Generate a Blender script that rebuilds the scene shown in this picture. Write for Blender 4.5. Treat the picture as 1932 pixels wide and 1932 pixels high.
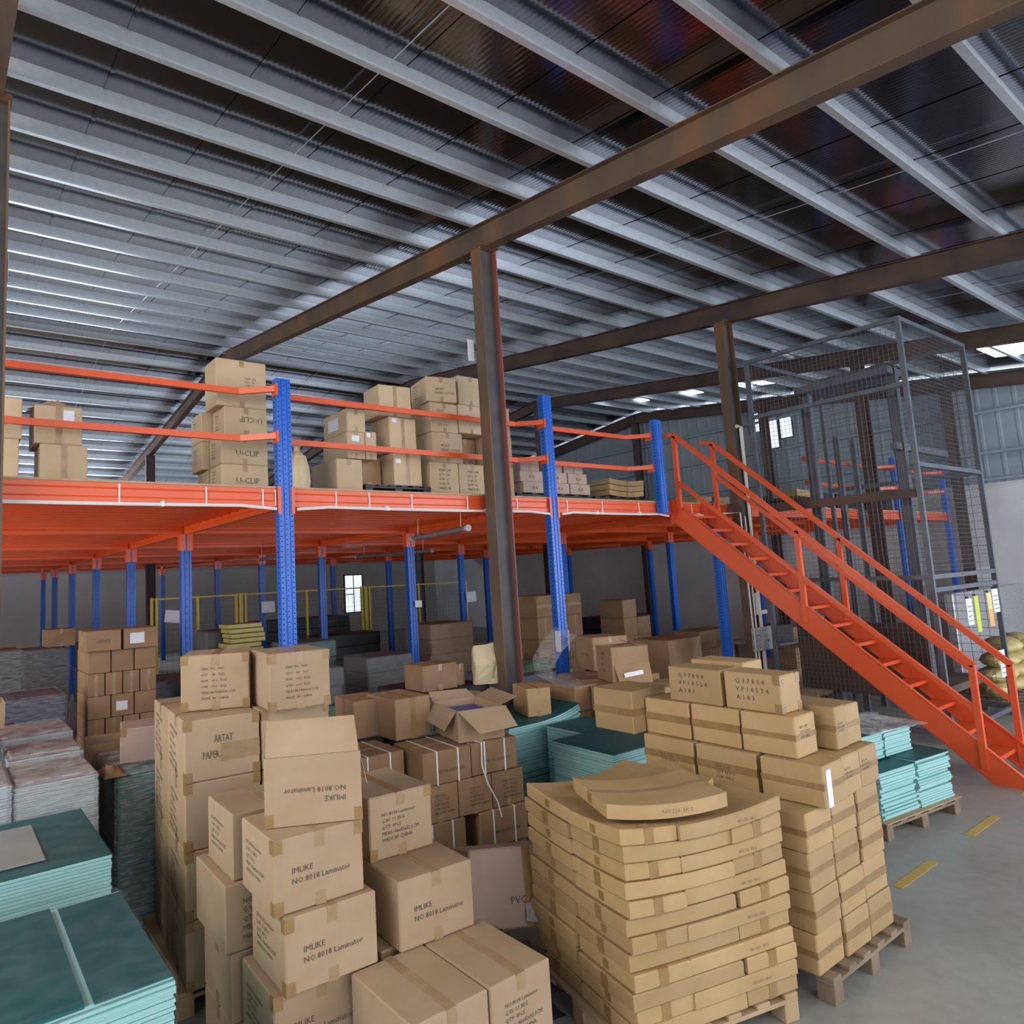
import bpy, math, random
from mathutils import Matrix, Vector
random.seed(7)
R = math.radians
for o in list(bpy.data.objects):
    bpy.data.objects.remove(o)
SC = bpy.context.scene
COL = SC.collection

# ---------------------------------------------------------------- camera, light, exposure
PITCH, ROLL, YAW, CAM_Z = .1131, -.0494, .6169, 2.44
cy_, sy_ = math.cos(YAW), math.sin(YAW)
FWD = Vector((sy_*math.cos(PITCH), cy_*math.cos(PITCH), math.sin(PITCH)))
RGT = Vector((cy_, -sy_, 0)); UPV = RGT.cross(FWD)
cr_, sr_ = math.cos(ROLL), math.sin(ROLL)
RG2, UP2 = RGT*cr_ + UPV*sr_, -RGT*sr_ + UPV*cr_
cam = bpy.data.objects.new('camera', bpy.data.cameras.new('camera'))
COL.objects.link(cam)
cam.matrix_world = Matrix(((RG2.x, UP2.x, -FWD.x, 0), (RG2.y, UP2.y, -FWD.y, 0), (RG2.z, UP2.z, -FWD.z, CAM_Z), (0, 0, 0, 1)))
cam.data.sensor_width = 36
cam.data.lens = 1289.96/1932*36
cam.data.shift_x, cam.data.shift_y = .08846, -.01185
cam.data.clip_start, cam.data.clip_end = .05, 200
SC.camera = cam
W = bpy.data.worlds.new('daylight'); SC.world = W; W.use_nodes = True
W.node_tree.nodes['Background'].inputs[0].default_value = (.80, .88, 1, 1)
W.node_tree.nodes['Background'].inputs[1].default_value = 1.0
SC.view_settings.view_transform = 'Standard'; SC.view_settings.look = 'None'
SC.view_settings.gamma = 1; SC.view_settings.use_curve_mapping = False
SC.view_settings.exposure = .62

def area(name, loc, aim, sx, sy, power, color):
    L = bpy.data.lights.new(name, 'AREA'); L.shape = 'RECTANGLE'; L.size, L.size_y = sx, sy
    L.energy = power; L.color = color
    o = bpy.data.objects.new(name, L); COL.objects.link(o); o.location = loc
    o.rotation_euler = (Vector(aim) - Vector(loc)).to_track_quat('-Z', 'Y').to_euler()
    return o
area('door_daylight', (5, -6.6, 2.6), (6, 6, 2.2), 10, 4.6, 170, (1, .97, .92))
area('overhead_fill', (5.5, -2.6, 5.35), (5.5, 1.5, 0), 11, 4.2, 210, (1, .97, .93))  # added soft overhead fill, hung below the closed roof
area('side_door_daylight', (15.5, -6.4, 2.6), (11, 7, 4.6), 8, 4.6, 700, (.80, .88, 1))
area('left_door_daylight', (-4.6, 1.5, 3.1), (4, 5, 1.2), 6, 3.6, 50, (1, .90, .74))
area('left_high_fill', (-4.7, 3.2, 5.2), (5, 7, 4.2), 6, 1.6, 190, (1, .92, .78))  # added fill from an unseen source, brightens the goods on the deck
area('far_fill', (1, 27.6, 5.0), (4, 14, 7), 10, 1.4, 480, (.80, .89, 1))  # added fill inside the closed back wall, lightens the purlins
area('left_low_fill', (-4.6, 11, 1.9), (3, 12, 2.4), 7, 2.4, 140, (1, .97, .92))  # added fill in front of the solid left wall, brightens the deck underside

# ---------------------------------------------------------------- mesh helpers
class MB:
    def __init__(s): s.v, s.f = [], []
    def add(s, vs, fs):
        n = len(s.v); s.v += [tuple(v) for v in vs]; s.f += [tuple(i+n for i in f) for f in fs]; return s
    def box(s, x0, y0, z0, x1, y1, z1):
        return s.add([(x0,y0,z0),(x1,y0,z0),(x1,y1,z0),(x0,y1,z0),(x0,y0,z1),(x1,y0,z1),(x1,y1,z1),(x0,y1,z1)],
            [(0,3,2,1),(4,5,6,7),(0,1,5,4),(1,2,6,5),(2,3,7,6),(3,0,4,7)])
    def rbox(s, x0, y0, z0, x1, y1, z1, b=.008):
        b = min(b, (x1-x0)*.4, (y1-y0)*.4, (z1-z0)*.4)
        X, Y, Z = (x0, x1), (y0, y1), (z0, z1); V = []; idx = {}
        for i in (0, 1):
            for j in (0, 1):
                for k in (0, 1):
                    c = (X[i], Y[j], Z[k]); sg = (1-2*i, 1-2*j, 1-2*k)
                    for a in range(3):
                        p = [c[q] + (0 if q == a else sg[q]*b) for q in range(3)]
                        idx[i, j, k, a] = len(V); V.append(p)
        F = []
        def q(*ks): F.append(tuple(idx[k] for k in ks))
        q((0,0,0,2),(0,1,0,2),(1,1,0,2),(1,0,0,2)); q((0,0,1,2),(1,0,1,2),(1,1,1,2),(0,1,1,2))
        q((0,0,0,1),(1,0,0,1),(1,0,1,1),(0,0,1,1)); q((0,1,0,1),(0,1,1,1),(1,1,1,1),(1,1,0,1))
        q((0,0,0,0),(0,0,1,0),(0,1,1,0),(0,1,0,0)); q((1,0,0,0),(1,1,0,0),(1,1,1,0),(1,0,1,0))
        for a in range(3):
            b1, b2 = [t for t in range(3) if t != a]
            for m in (0, 1):
                for n in (0, 1):
                    e0 = [0,0,0]; e0[b1] = m; e0[b2] = n; e1 = list(e0); e1[a] = 1
                    fc = [(*e0, b1), (*e1, b1), (*e1, b2), (*e0, b2)]
                    ps = [Vector(V[idx[k]]) for k in fc]
                    nrm = (ps[1]-ps[0]).cross(ps[2]-ps[0]); ctr = sum(ps, Vector())/4 - Vector(((x0+x1)/2, (y0+y1)/2, (z0+z1)/2))
                    ctr[a] = 0
                    if nrm.dot(ctr) < 0: fc.reverse()
                    q(*fc)
        for i in (0, 1):
            for j in (0, 1):
                for k in (0, 1):
                    fc = [(i,j,k,0),(i,j,k,1),(i,j,k,2)]
                    if (i+j+k) % 2 == 1: fc.reverse()
                    fc.reverse() if (i+j+k) % 2 == 99 else None
                    q(*fc)
        return s.add(V, F)
    def extrude(s, prof, p0, p1, up=(0,0,1), caps=True):
        """closed 2-D profile (a across, b up) swept from p0 to p1"""
        p0, p1 = Vector(p0), Vector(p1); d = (p1-p0).normalized(); u = Vector(up)
        r = d.cross(u).normalized(); u = r.cross(d)
        n = len(prof)
        V = [p0 + r*a + u*b for a, b in prof] + [p1 + r*a + u*b for a, b in prof]
        F = [(i, (i+1) % n, n+(i+1) % n, n+i) for i in range(n)]
        if caps: F += [tuple(range(n))[::-1], tuple(range(n, 2*n))]
        return s.add(V, F)
    def bar(s, p0, p1, w, h, up=(0,0,1)):
        return s.extrude([(-w/2,-h/2),(w/2,-h/2),(w/2,h/2),(-w/2,h/2)], p0, p1, up)
    def tube(s, pts, r, n=8):
        pts = [Vector(p) for p in pts]; V = []; F = []
        for i, p in enumerate(pts):
            d = (pts[min(i+1, len(pts)-1)] - pts[max(i-1, 0)]).normalized()
            a = d.cross(Vector((0,0,1)));
            if a.length < 1e-3: a = Vector((1,0,0))
            a.normalize(); b = a.cross(d)
            V += [p + (a*math.cos(2*math.pi*k/n) + b*math.sin(2*math.pi*k/n))*r for k in range(n)]
        for i in range(len(pts)-1):
            for k in range(n):
                F.append((i*n+k, i*n+(k+1) % n, (i+1)*n+(k+1) % n, (i+1)*n+k))
        F += [tuple(range(n))[::-1], tuple(range((len(pts)-1)*n, len(pts)*n))]
        return s.add(V, F)
    def quad(s, a, b, c, d, t=.004):
        """thin board with real thickness"""
        a, b, c, d = map(Vector, (a, b, c, d)); n = (b-a).cross(d-a).normalized()*t
        return s.add([a,b,c,d,a+n,b+n,c+n,d+n], [(3,2,1,0),(4,5,6,7),(0,1,5,4),(1,2,6,5),(2,3,7,6),(3,0,4,7)])
    def mesh(s, name):
        m = bpy.data.meshes.new(name); m.from_pydata(s.v, [], s.f); m.update(); return m
    def build(s, name, mat, parent=None, loc=(0,0,0), rot=(0,0,0), smooth=False):
        m = s.mesh(name)
        if smooth:
            for p in m.polygons: p.use_smooth = True
        return link(name, m, mat, parent, loc, rot)

def link(name, mesh, mat, parent=None, loc=(0,0,0), rot=(0,0,0)):
    if mat is not None and not mesh.materials: mesh.materials.append(mat)
    o = bpy.data.objects.new(name, mesh); COL.objects.link(o)
    o.location = loc; o.rotation_euler = rot
    if parent: o.parent = parent
    return o
def tag(o, label=None, cat=None, group=None, kind=None):
    if label: o['label'] = label
    if cat: o['category'] = cat
    if group: o['group'] = group
    if kind: o['kind'] = kind
    return o
def thing(name, label, cat, loc=(0,0,0), rz=0, group=None):
    o = bpy.data.objects.new(name, None); COL.objects.link(o); o.empty_display_size = .1
    o.location = loc; o.rotation_euler = (0, 0, rz)
    return tag(o, label, cat, group)

# ---------------------------------------------------------------- materials
def newmat(name):
    m = bpy.data.materials.new(name); m.use_nodes = True
    return m, m.node_tree.nodes, m.node_tree.links, m.node_tree.nodes['Principled BSDF']
def mat(name, c1, c2=None, scale=8, rough=.6, metal=0, bump=0, bscale=40, spec=.5, rand=0, detail=4, c3=None, stretch=None, lo=.35, hi=.65):
    m, N, L, B = newmat(name)
    B.inputs['Roughness'].default_value = rough; B.inputs['Metallic'].default_value = metal
    B.inputs['Specular IOR Level'].default_value = spec
    tc = N.new('ShaderNodeTexCoord'); mp = N.new('ShaderNodeMapping'); L.new(tc.outputs['Object'], mp.inputs[0])
    if stretch: mp.inputs['Scale'].default_value = stretch
    B.inputs['Base Color'].default_value = (*c1, 1)
    out = None
    if c2:
        nz = N.new('ShaderNodeTexNoise'); nz.inputs['Scale'].default_value = scale; nz.inputs['Detail'].default_value = detail
        L.new(mp.outputs[0], nz.inputs['Vector'])
        cr = N.new('ShaderNodeValToRGB'); cr.color_ramp.elements[0].color = (*c1, 1); cr.color_ramp.elements[1].color = (*c2, 1)
        cr.color_ramp.elements[0].position = lo; cr.color_ramp.elements[1].position = hi
        if c3:
            e = cr.color_ramp.elements.new((lo+hi)/2); e.color = (*c3, 1)
        L.new(nz.outputs['Fac'], cr.inputs[0]); out = cr.outputs[0]
    if rand:
        oi = N.new('ShaderNodeObjectInfo'); mr = N.new('ShaderNodeMapRange'); L.new(oi.outputs['Random'], mr.inputs[0])
        mr.inputs['To Min'].default_value = 1-rand; mr.inputs['To Max'].default_value = 1+rand*.6
        hs = N.new('ShaderNodeHueSaturation'); L.new(mr.outputs[0], hs.inputs['Value'])
        if out: L.new(out, hs.inputs['Color'])
        else: hs.inputs['Color'].default_value = (*c1, 1)
        out = hs.outputs[0]
    if out: L.new(out, B.inputs['Base Color'])
    if bump:
        n2 = N.new('ShaderNodeTexNoise'); n2.inputs['Scale'].default_value = bscale; L.new(mp.outputs[0], n2.inputs['Vector'])
        bp = N.new('ShaderNodeBump'); bp.inputs['Strength'].default_value = bump; bp.inputs['Distance'].default_value = .01
        L.new(n2.outputs['Fac'], bp.inputs['Height']); L.new(bp.outputs[0], B.inputs['Normal'])
    return m
M = {}
M['kraft_pale'] = mat('kraft_pale', (.375,.262,.162), (.43,.31,.205), 3, .72, bump=.12, bscale=30, rand=.08, spec=.25)
M['kraft_deck_lit'] = mat('kraft_deck_lit', (.50,.375,.235), (.56,.43,.29), 3, .7, bump=.12, bscale=30, rand=.08, spec=.25)  # kraft_pale made lighter so the deck cartons look better lit
M['kraft_yellow'] = mat('kraft_yellow', (.40,.26,.118), (.46,.315,.16), 3, .6, bump=.15, bscale=22, rand=.16, spec=.35)
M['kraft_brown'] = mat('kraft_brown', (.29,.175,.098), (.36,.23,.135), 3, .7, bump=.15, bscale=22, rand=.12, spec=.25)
M['kraft_pink'] = mat('kraft_pink', (.40,.28,.24), (.46,.33,.28), 3, .6, bump=.1, bscale=20, spec=.3)
M['tape'] = mat('tape', (.26,.155,.062), (.32,.20,.085), 10, .32, bump=.2, bscale=60, spec=.45)
M['tape_clear'] = mat('tape_clear', (.31,.205,.11), (.38,.26,.15), 12, .26, bump=.25, bscale=70, spec=.5)
M['ink'] = mat('ink', (.10,.075,.055), None, rough=.8)
M['ink_faint'] = mat('ink_faint', (.22,.16,.11), None, rough=.8)
M['paper'] = mat('paper', (.78,.80,.86), (.70,.72,.80), 14, .5, bump=.1)
M['strap'] = mat('strap', (.80,.82,.84), None, rough=.4)
M['orange'] = mat('orange', (.72,.10,.028), (.68,.088,.024), 2, .32, spec=.5)
M['orange_joist'] = mat('orange_joist', (.88,.12,.022), (.92,.14,.028), 2, .26, spec=.55)  # orange brightened: floor bounce under the deck is put into the colour
M['blue'] = mat('blue', (.012,.13,.62), (.010,.11,.54), 3, .3, spec=.5)
M['hole'] = mat('hole', (.004,.008,.03), None, rough=.9)
M['steel_rust'] = mat('steel_rust', (.095,.062,.046), (.20,.095,.042), 1.6, .62, metal=.1, bump=.15, bscale=60, c3=(.12,.08,.052), stretch=(1,1,.35))
M['steel_dark'] = mat('steel_dark', (.055,.035,.03), (.11,.065,.045), 1.5, .6, metal=.1, bump=.1, bscale=60)
M['steel_red'] = mat('steel_red', (.30,.075,.06), (.16,.10,.09), 3.5, .6, bump=.2, bscale=50, stretch=(1,1,.3))
M['steel_grey'] = mat('steel_grey', (.055,.05,.06), (.085,.075,.075), 3, .65)
M['galv'] = mat('galv', (.74,.81,.88), (.82,.88,.94), 14, .30, metal=.6, bump=.05, bscale=25, detail=2)
M['cage_steel'] = mat('cage_steel', (.095,.108,.13), (.125,.14,.17), 4, .5, metal=.3)
M['cage_wire'] = mat('cage_wire', (.10,.10,.115), None, rough=.5, metal=.3)
M['deck_board'] = mat('deck_board', (.40,.27,.15), (.48,.34,.2), 6, .75)
M['pallet_wood'] = mat('pallet_wood', (.16,.11,.075), (.26,.19,.13), 4, .85, bump=.3, bscale=30, stretch=(1,1,1))
M['pallet_tan'] = mat('pallet_tan', (.36,.25,.14), (.45,.32,.19), 4, .8, bump=.2, bscale=30)
M['teal_sheet'] = mat('teal_sheet', (.003,.072,.078), (.006,.10,.10), 1.2, .5, spec=.4)
M['teal_edge'] = mat('teal_edge', (.24,.50,.50), (.36,.62,.62), 30, .5, stretch=(.03,.03,1), spec=.4, lo=.3, hi=.7)
M['teal_dark'] = mat('teal_dark', (.03,.12,.11), (.07,.22,.21), 30, .6, stretch=(.05,.05,1))
M['grey_sheet'] = mat('grey_sheet', (.20,.165,.17), (.25,.21,.215), 2, .4, spec=.5)
M['grey_edge'] = mat('grey_edge', (.30,.34,.38), (.44,.49,.52), 40, .4, stretch=(.03,.03,1), lo=.3, hi=.7)
M['dark_goods'] = mat('dark_goods', (.02,.022,.028), (.035,.036,.045), 3, .5)
M['navy_goods'] = mat('navy_goods', (.012,.020,.045), (.02,.03,.06), 3, .5)
M['green_cloth'] = mat('green_cloth', (.10,.19,.13), (.14,.25,.17), 3, .8)
M['grey_cloth'] = mat('grey_cloth', (.11,.12,.13), (.16,.17,.18), 3, .8)
M['black_rubber'] = mat('black_rubber', (.018,.016,.018), (.035,.03,.032), 5, .45)
M['yellow_steel'] = mat('yellow_steel', (.55,.44,.04), None, rough=.45)
M['yellow_goods'] = mat('yellow_goods', (.62,.55,.16), (.70,.64,.28), 5, .7)
M['yellow_bag'] = mat('yellow_bag', (.42,.32,.12), (.60,.48,.2), 6, .55, bump=.5, bscale=14)
M['line_paint'] = mat('line_paint', (.55,.37,.07), (.50,.36,.12), 10, .6, lo=.3, hi=.7)
M['white_plastic'] = mat('white_plastic', (.75,.76,.76), None, rough=.35)
M['cream_pipe'] = mat('cream_pipe', (.62,.60,.55), None, rough=.4)
M['bag_paper'] = mat('bag_paper', (.60,.48,.31), (.66,.54,.37), 4, .6, bump=.35, bscale=12)
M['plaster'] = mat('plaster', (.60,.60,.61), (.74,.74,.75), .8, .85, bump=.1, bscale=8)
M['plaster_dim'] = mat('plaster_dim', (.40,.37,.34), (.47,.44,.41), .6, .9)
M['sheet_wall'] = mat('sheet_wall', (.25,.30,.35), (.29,.34,.39), 1.5, .7)
M['blue_plastic'] = mat('blue_plastic', (.02,.03,.30), None, rough=.3)
M['lamp_grey'] = mat('lamp_grey', (.35,.35,.36), (.55,.55,.56), 20, .3, metal=.5)
M['green_tag'] = mat('green_tag', (.55,.62,.06), None, rough=.5)
M['orange_tag'] = mat('orange_tag', (.75,.38,.12), None, rough=.5)

def concrete():
    m, N, L, B = newmat('concrete')
    tc = N.new('ShaderNodeTexCoord')
    n1 = N.new('ShaderNodeTexNoise'); n1.inputs['Scale'].default_value = .7; n1.inputs['Detail'].default_value = 6
    n2 = N.new('ShaderNodeTexNoise'); n2.inputs['Scale'].default_value = 9; n2.inputs['Detail'].default_value = 6
    for n in (n1, n2): L.new(tc.outputs['Object'], n.inputs['Vector'])
    c = N.new('ShaderNodeValToRGB'); c.color_ramp.elements[0].color = (.25,.25,.235,1); c.color_ramp.elements[1].color = (.37,.37,.35,1)
    c.color_ramp.elements[0].position = .3; c.color_ramp.elements[1].position = .7
    mx = N.new('ShaderNodeMix'); mx.data_type = 'FLOAT'; mx.inputs[0].default_value = .4
    L.new(n1.outputs['Fac'], mx.inputs[2]); L.new(n2.outputs['Fac'], mx.inputs[3]); L.new(mx.outputs[0], c.inputs[0])
    L.new(c.outputs[0], B.inputs['Base Color'])
    r = N.new('ShaderNodeMapRange'); r.inputs['To Min'].default_value = .28; r.inputs['To Max'].default_value = .55
    L.new(n1.outputs['Fac'], r.inputs[0]); L.new(r.outputs[0], B.inputs['Roughness'])
    return m
M['concrete'] = concrete()

def foil():
    """dark, shiny foil-faced roof sheet with fine ribs running up the slope"""
    m, N, L, B = newmat('roof_foil')
    B.inputs['Base Color'].default_value = (.185, .18, .20, 1); B.inputs['Metallic'].default_value = 1
    B.inputs['Roughness'].default_value = .12
    tc = N.new('ShaderNodeTexCoord')
    wv = N.new('ShaderNodeTexWave'); wv.wave_type = 'BANDS'; wv.bands_direction = 'X'; wv.inputs['Scale'].default_value = 6.2
    wv.inputs['Distortion'].default_value = .4
    L.new(tc.outputs['Object'], wv.inputs['Vector'])
    nz = N.new('ShaderNodeTexNoise'); nz.inputs['Scale'].default_value = 1.4; L.new(tc.outputs['Object'], nz.inputs['Vector'])
    b1 = N.new('ShaderNodeBump'); b1.inputs['Strength'].default_value = .05; b1.inputs['Distance'].default_value = .01
    b2 = N.new('ShaderNodeBump'); b2.inputs['Strength'].default_value = .10; b2.inputs['Distance'].default_value = .03
    L.new(wv.outputs['Fac'], b1.inputs['Height']); L.new(nz.outputs['Fac'], b2.inputs['Height'])
    L.new(b1.outputs[0], b2.inputs['Normal']); L.new(b2.outputs[0], B.inputs['Normal'])
    return m
M['foil'] = foil()

def film(name, opac=.035, rough=.12):
    """stretch film: mostly clear, glossy where it creases"""
    m, N, L, B = newmat(name)
    out = N['Material Output']
    B.inputs['Base Color'].default_value = (.8, .86, .9, 1); B.inputs['Roughness'].default_value = rough
    tr = N.new('ShaderNodeBsdfTransparent'); mx = N.new('ShaderNodeMixShader')
    tc = N.new('ShaderNodeTexCoord'); mp = N.new('ShaderNodeMapping'); mp.inputs['Scale'].default_value = (1, 1, 7)
    nz = N.new('ShaderNodeTexNoise'); nz.inputs['Scale'].default_value = 9; nz.inputs['Detail'].default_value = 5
    L.new(tc.outputs['Object'], mp.inputs[0]); L.new(mp.outputs[0], nz.inputs['Vector'])
    r = N.new('ShaderNodeMapRange'); r.inputs['From Min'].default_value = .35; r.inputs['From Max'].default_value = .75
    r.inputs['To Min'].default_value = opac*.4; r.inputs['To Max'].default_value = opac*2
    L.new(nz.outputs['Fac'], r.inputs[0]); L.new(r.outputs[0], mx.inputs[0])
    L.new(tr.outputs[0], mx.inputs[1]); L.new(B.outputs[0], mx.inputs[2]); L.new(mx.outputs[0], out.inputs['Surface'])
    bp = N.new('ShaderNodeBump'); bp.inputs['Strength'].default_value = .9; bp.inputs['Distance'].default_value = .02
    L.new(nz.outputs['Fac'], bp.inputs['Height']); L.new(bp.outputs[0], B.inputs['Normal'])
    return m
M['film'] = film('stretch_film'); M['film_mid'] = film('stretch_film_mid', .13, .14); M['film_thick'] = film('stretch_film_thick', .26, .18)
def emit(name, c, s):
    m, N, L, B = newmat(name); B.inputs['Emission Color'].default_value = (*c, 1); B.inputs['Emission Strength'].default_value = s
    B.inputs['Base Color'].default_value = (.8,.8,.8,1)
    return m
M['skylight'] = emit('skylight', (.9,.96,1), 2.2)
M['window_light'] = emit('window_light', (.72,.84,1), .75)

# ---------------------------------------------------------------- the building
RIDGE_Y, SLOPE = 15.4, .128
def zr(Y):                                   # underside of the rafters
    return 6.437 + SLOPE*(RIDGE_Y-6.06) - SLOPE*abs(Y-RIDGE_Y)
XW0, XW1, YW0, YW1 = -4.9, 20.9, -7.0, 28.6
tag(MB().box(XW0-.2, YW0-4, -.2, XW1+.2, YW1+.2, 0).build('floor', M['concrete']), kind='structure')
fl = bpy.data.objects['floor']
for k, x0 in enumerate((4.35, 5.84, 7.33, 8.83)):
    w = MB(); n = 10
    top = [(x0 + .68*i/n, 2.385 + .0025*math.sin(i*1.7+k)) for i in range(n+1)] + [(x0+.70, 2.42)] + [(x0 + .68*i/n, 2.455 + .0025*math.sin(i*2.3+k)) for i in range(n, -1, -1)]
    V = [(a, b, .0005) for a, b in top] + [(a, b, .003) for a, b in top]; m_ = len(top)
    w.add(V, [tuple(range(m_, 2*m_))] + [(i, (i+1) % m_, m_+(i+1) % m_, m_+i) for i in range(m_)])
    w.build('painted_dash', M['line_paint'], fl)

# gable wall on the right: plaster below, ribbed sheet above
def gable():
    root = thing('wall_right', None, None, (0,0,0)); root['kind'] = 'structure'
    b = MB(); b.box(XW1, YW0, 0, XW1+.2, YW1, 4.05); b.build('masonry', M['plaster'], root)
    b = MB(); y = YW0; pts = []
    while y < YW1:
        for dy, dx in ((0,0),(.25,0),(.28,-.010),(.33,-.010)): pts.append((y+dy, dx))
        y += .36
    pts.append((YW1, 0)); V = []; F = []
    for (yy, dx) in pts:
        V += [(XW1+.02+dx, yy, 4.05), (XW1+.02+dx, yy, zr(yy)+.45)]
    for i in range(len(pts)-1): F.append((2*i, 2*i+1, 2*i+3, 2*i+2))
    b.add(V, F).build('ribbed_sheet', M['sheet_wall'], root)
    for z in (4.1, 4.75, 5.75, 6.7):
        ya = RIDGE_Y - (zr(RIDGE_Y)-z-.1)/SLOPE if z > 6 else YW0
        MB().box(XW1-.12, max(ya, YW0), z, XW1-.015, min(2*RIDGE_Y-ya, YW1) if z > 6 else YW1, z+.06).build('wall_rail', M['sheet_wall'], root)
    return root
gable()
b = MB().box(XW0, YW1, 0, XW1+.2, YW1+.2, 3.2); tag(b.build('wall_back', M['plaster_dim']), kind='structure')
wb = bpy.data.objects['wall_back']
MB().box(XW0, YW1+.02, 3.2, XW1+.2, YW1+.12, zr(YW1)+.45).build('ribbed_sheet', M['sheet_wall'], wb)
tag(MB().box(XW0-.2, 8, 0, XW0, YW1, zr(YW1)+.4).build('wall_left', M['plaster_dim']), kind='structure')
# small windows high in the gable and slips of daylight
for i, (y0, y1, z0, z1) in enumerate(((10.98, 11.28, 6.45, 7.03), (10.42, 10.72, 5.85, 6.78), (10.0, 10.34, 6.1, 6.72))):
    r = thing('window_%d' % (i+1), None, None, (XW1-.05, y0, z0)); r['kind'] = 'structure'
    MB().box(0, 0, 0, .04, y1-y0, z1-z0).build('pane', M['window_light'], r)
    f = MB(); w, h = y1-y0, z1-z0
    f.box(-.02,-.03,-.03,.05,0,h+.03).box(-.02,w,-.03,.05,w+.03,h+.03).box(-.02,0,-.03,.05,w,0).box(-.02,0,h,.05,w,h+.03)
    f.build('window_frame', M['cage_steel'], r)

# ceiling: sheets laid up both slopes and the purlins that carry them
ceil = thing('ceiling', None, None); ceil['kind'] = 'structure'
RAF_H, PUR_H = .32, .17
def sheet(x0, x1, side):
    b = MB(); ya, yb = (YW0-4, RIDGE_Y) if side else (RIDGE_Y, YW1+.3)
    t = RAF_H+PUR_H
    za, zb = zr(ya)+t, zr(yb)+t
    b.add([(x0,ya,za),(x1,ya,za),(x1,yb,zb),(x0,yb,zb),(x0,ya,za+.03),(x1,ya,za+.03),(x1,yb,zb+.03),(x0,yb,zb+.03)],
          [(0,3,2,1),(4,5,6,7),(0,1,5,4),(1,2,6,5),(2,3,7,6),(3,0,4,7)])
    # standing lip at the lap
    b.add([(x0,ya,za-.006),(x0+.035,ya,za-.006),(x0+.035,yb,zb-.006),(x0,yb,zb-.006)], [(0,3,2,1)])
    return b.build('roof_sheet', M['foil'], ceil)
x = XW0
while x < XW1:
    sheet(x, min(x+1.0, XW1+.1), 1); sheet(x, min(x+1.0, XW1+.1), 0); x += 1.0
PY = [5.24 + .947*n for n in range(-15, 40)]
PY = [y for y in PY if YW0-3 < y < YW1]
pm = MB()
C = [(0,.004),(0,PUR_H),(-.06,PUR_H),(-.06,PUR_H-.004),(-.004,PUR_H-.004),(-.004,0),(.062,0),(.062,.022),(.058,.022),(.058,.004)]
pm.extrude(C, (XW0, 0, 0), (XW1+.1, 0, 0)); pmesh = pm.mesh('purlin')
for y in PY:
    link('purlin', pmesh, M['galv'], ceil, (0, y, zr(y)+RAF_H), (math.atan(SLOPE)*(1 if y < RIDGE_Y else -1), 0, 0))
# sag rods, thin, crossing the purlins
rod = MB()
for xx in (2.9, 8.1, 13.2, 18.4):
    for a, b_ in ((YW0-3, RIDGE_Y), (RIDGE_Y, YW1)): rod.tube([(xx, a, zr(a)+RAF_H+.09), (xx, b_, zr(b_)+RAF_H+.09)], .004, 5)
rod.build('sag_rods', M['galv'], ceil)
# narrow roof lights near the far end
def skylight(x0, x1, y0, y1):
    t = RAF_H+PUR_H-.012; b = MB()
    b.add([(x0,y0,zr(y0)+t),(x1,y0,zr(y0)+t),(x1,y1,zr(y1)+t),(x0,y1,zr(y1)+t)], [(0,3,2,1)])
    b.add([(x0,y0,zr(y0)+t+.01),(x1,y0,zr(y0)+t+.01),(x1,y1,zr(y1)+t+.01),(x0,y1,zr(y1)+t+.01)], [(0,1,2,3)])
    b.build('roof_light', M['skylight'], ceil)
skylight(18.2, 19.4, 2.6, 4.7)
for x0, y0 in ((18.5, 9.4), (18.5, 11.6), (18.6, 13.6), (18.6, 6.9)): skylight(x0, x0+.5, y0, y0+.45)

def ibeam(w, h, t=.012):
    return [(-w/2,-h/2),(w/2,-h/2),(w/2,-h/2+t),(t/2,-h/2+t),(t/2,h/2-t),(w/2,h/2-t),(w/2,h/2),(-w/2,h/2),(-w/2,h/2-t),(-t/2,h/2-t),(-t/2,-h/2+t),(-w/2,-h/2+t)]
RAF_X = [.255, 5.43, 10.70, 15.72, 20.62]
names = ['rust-brown sloping steel rafter at the left edge, beside the near post', 'rust-brown sloping steel rafter running across the picture above the nearest full column',
         'dark brown sloping steel rafter behind the nearest one, carried by the column beside the stairs', 'dark sloping steel rafter seen through the top of the wire cage',
         'dark steel rafter lying against the ribbed gable wall']
for k, X in enumerate(RAF_X):
    mt = M['steel_rust'] if k in (0, 1) else M['steel_dark']
    r = thing('roof_rafter', names[k], 'roof beam', (X, RIDGE_Y, zr(RIDGE_Y)), 0)
    for ya in (YW0-3, YW1):
        e_ = zr(ya)-zr(RIDGE_Y); fw = .15
        for nm_, x_, za_, zb_, m_ in (('rafter_web', .007, .012, RAF_H-.012, mt), ('bottom_flange', fw/2, 0, .0115, mt), ('top_flange', fw/2, RAF_H-.0115, RAF_H, mt)):
            MB().extrude([(-x_, za_), (x_, za_), (x_, zb_), (-x_, zb_)], (0, 0, 0), (0, ya-RIDGE_Y, e_)).build(nm_, m_, r)
def column(X, Y, label, mt, red=False, top=None, w=.27):
    r = thing('steel_column', label, 'column', (X, Y, 0))
    h = (top or zr(Y)) ; t = .014
    v = w*.32
    MB().box(-w/2+t, -t/2, .02, w/2-t, t/2, h-.015).build('web', M['steel_grey'], r)
    MB().box(-w/2, -v, .02, -w/2+t, v, h-.015).build('flange', mt, r)
    MB().box(w/2-t, -v, .02, w/2, v, h-.015).build('flange', M['steel_red'] if red else mt, r)
    MB().box(-w/2-.04, -w/2-.04, 0, w/2+.04, w/2+.04, .02).build('base_plate', mt, r)
    MB().box(-w/2-.01, -w/2-.01, h-.014, w/2+.01, w/2+.01, h-.001).build('cap_plate', mt, r)
    return r
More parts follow.
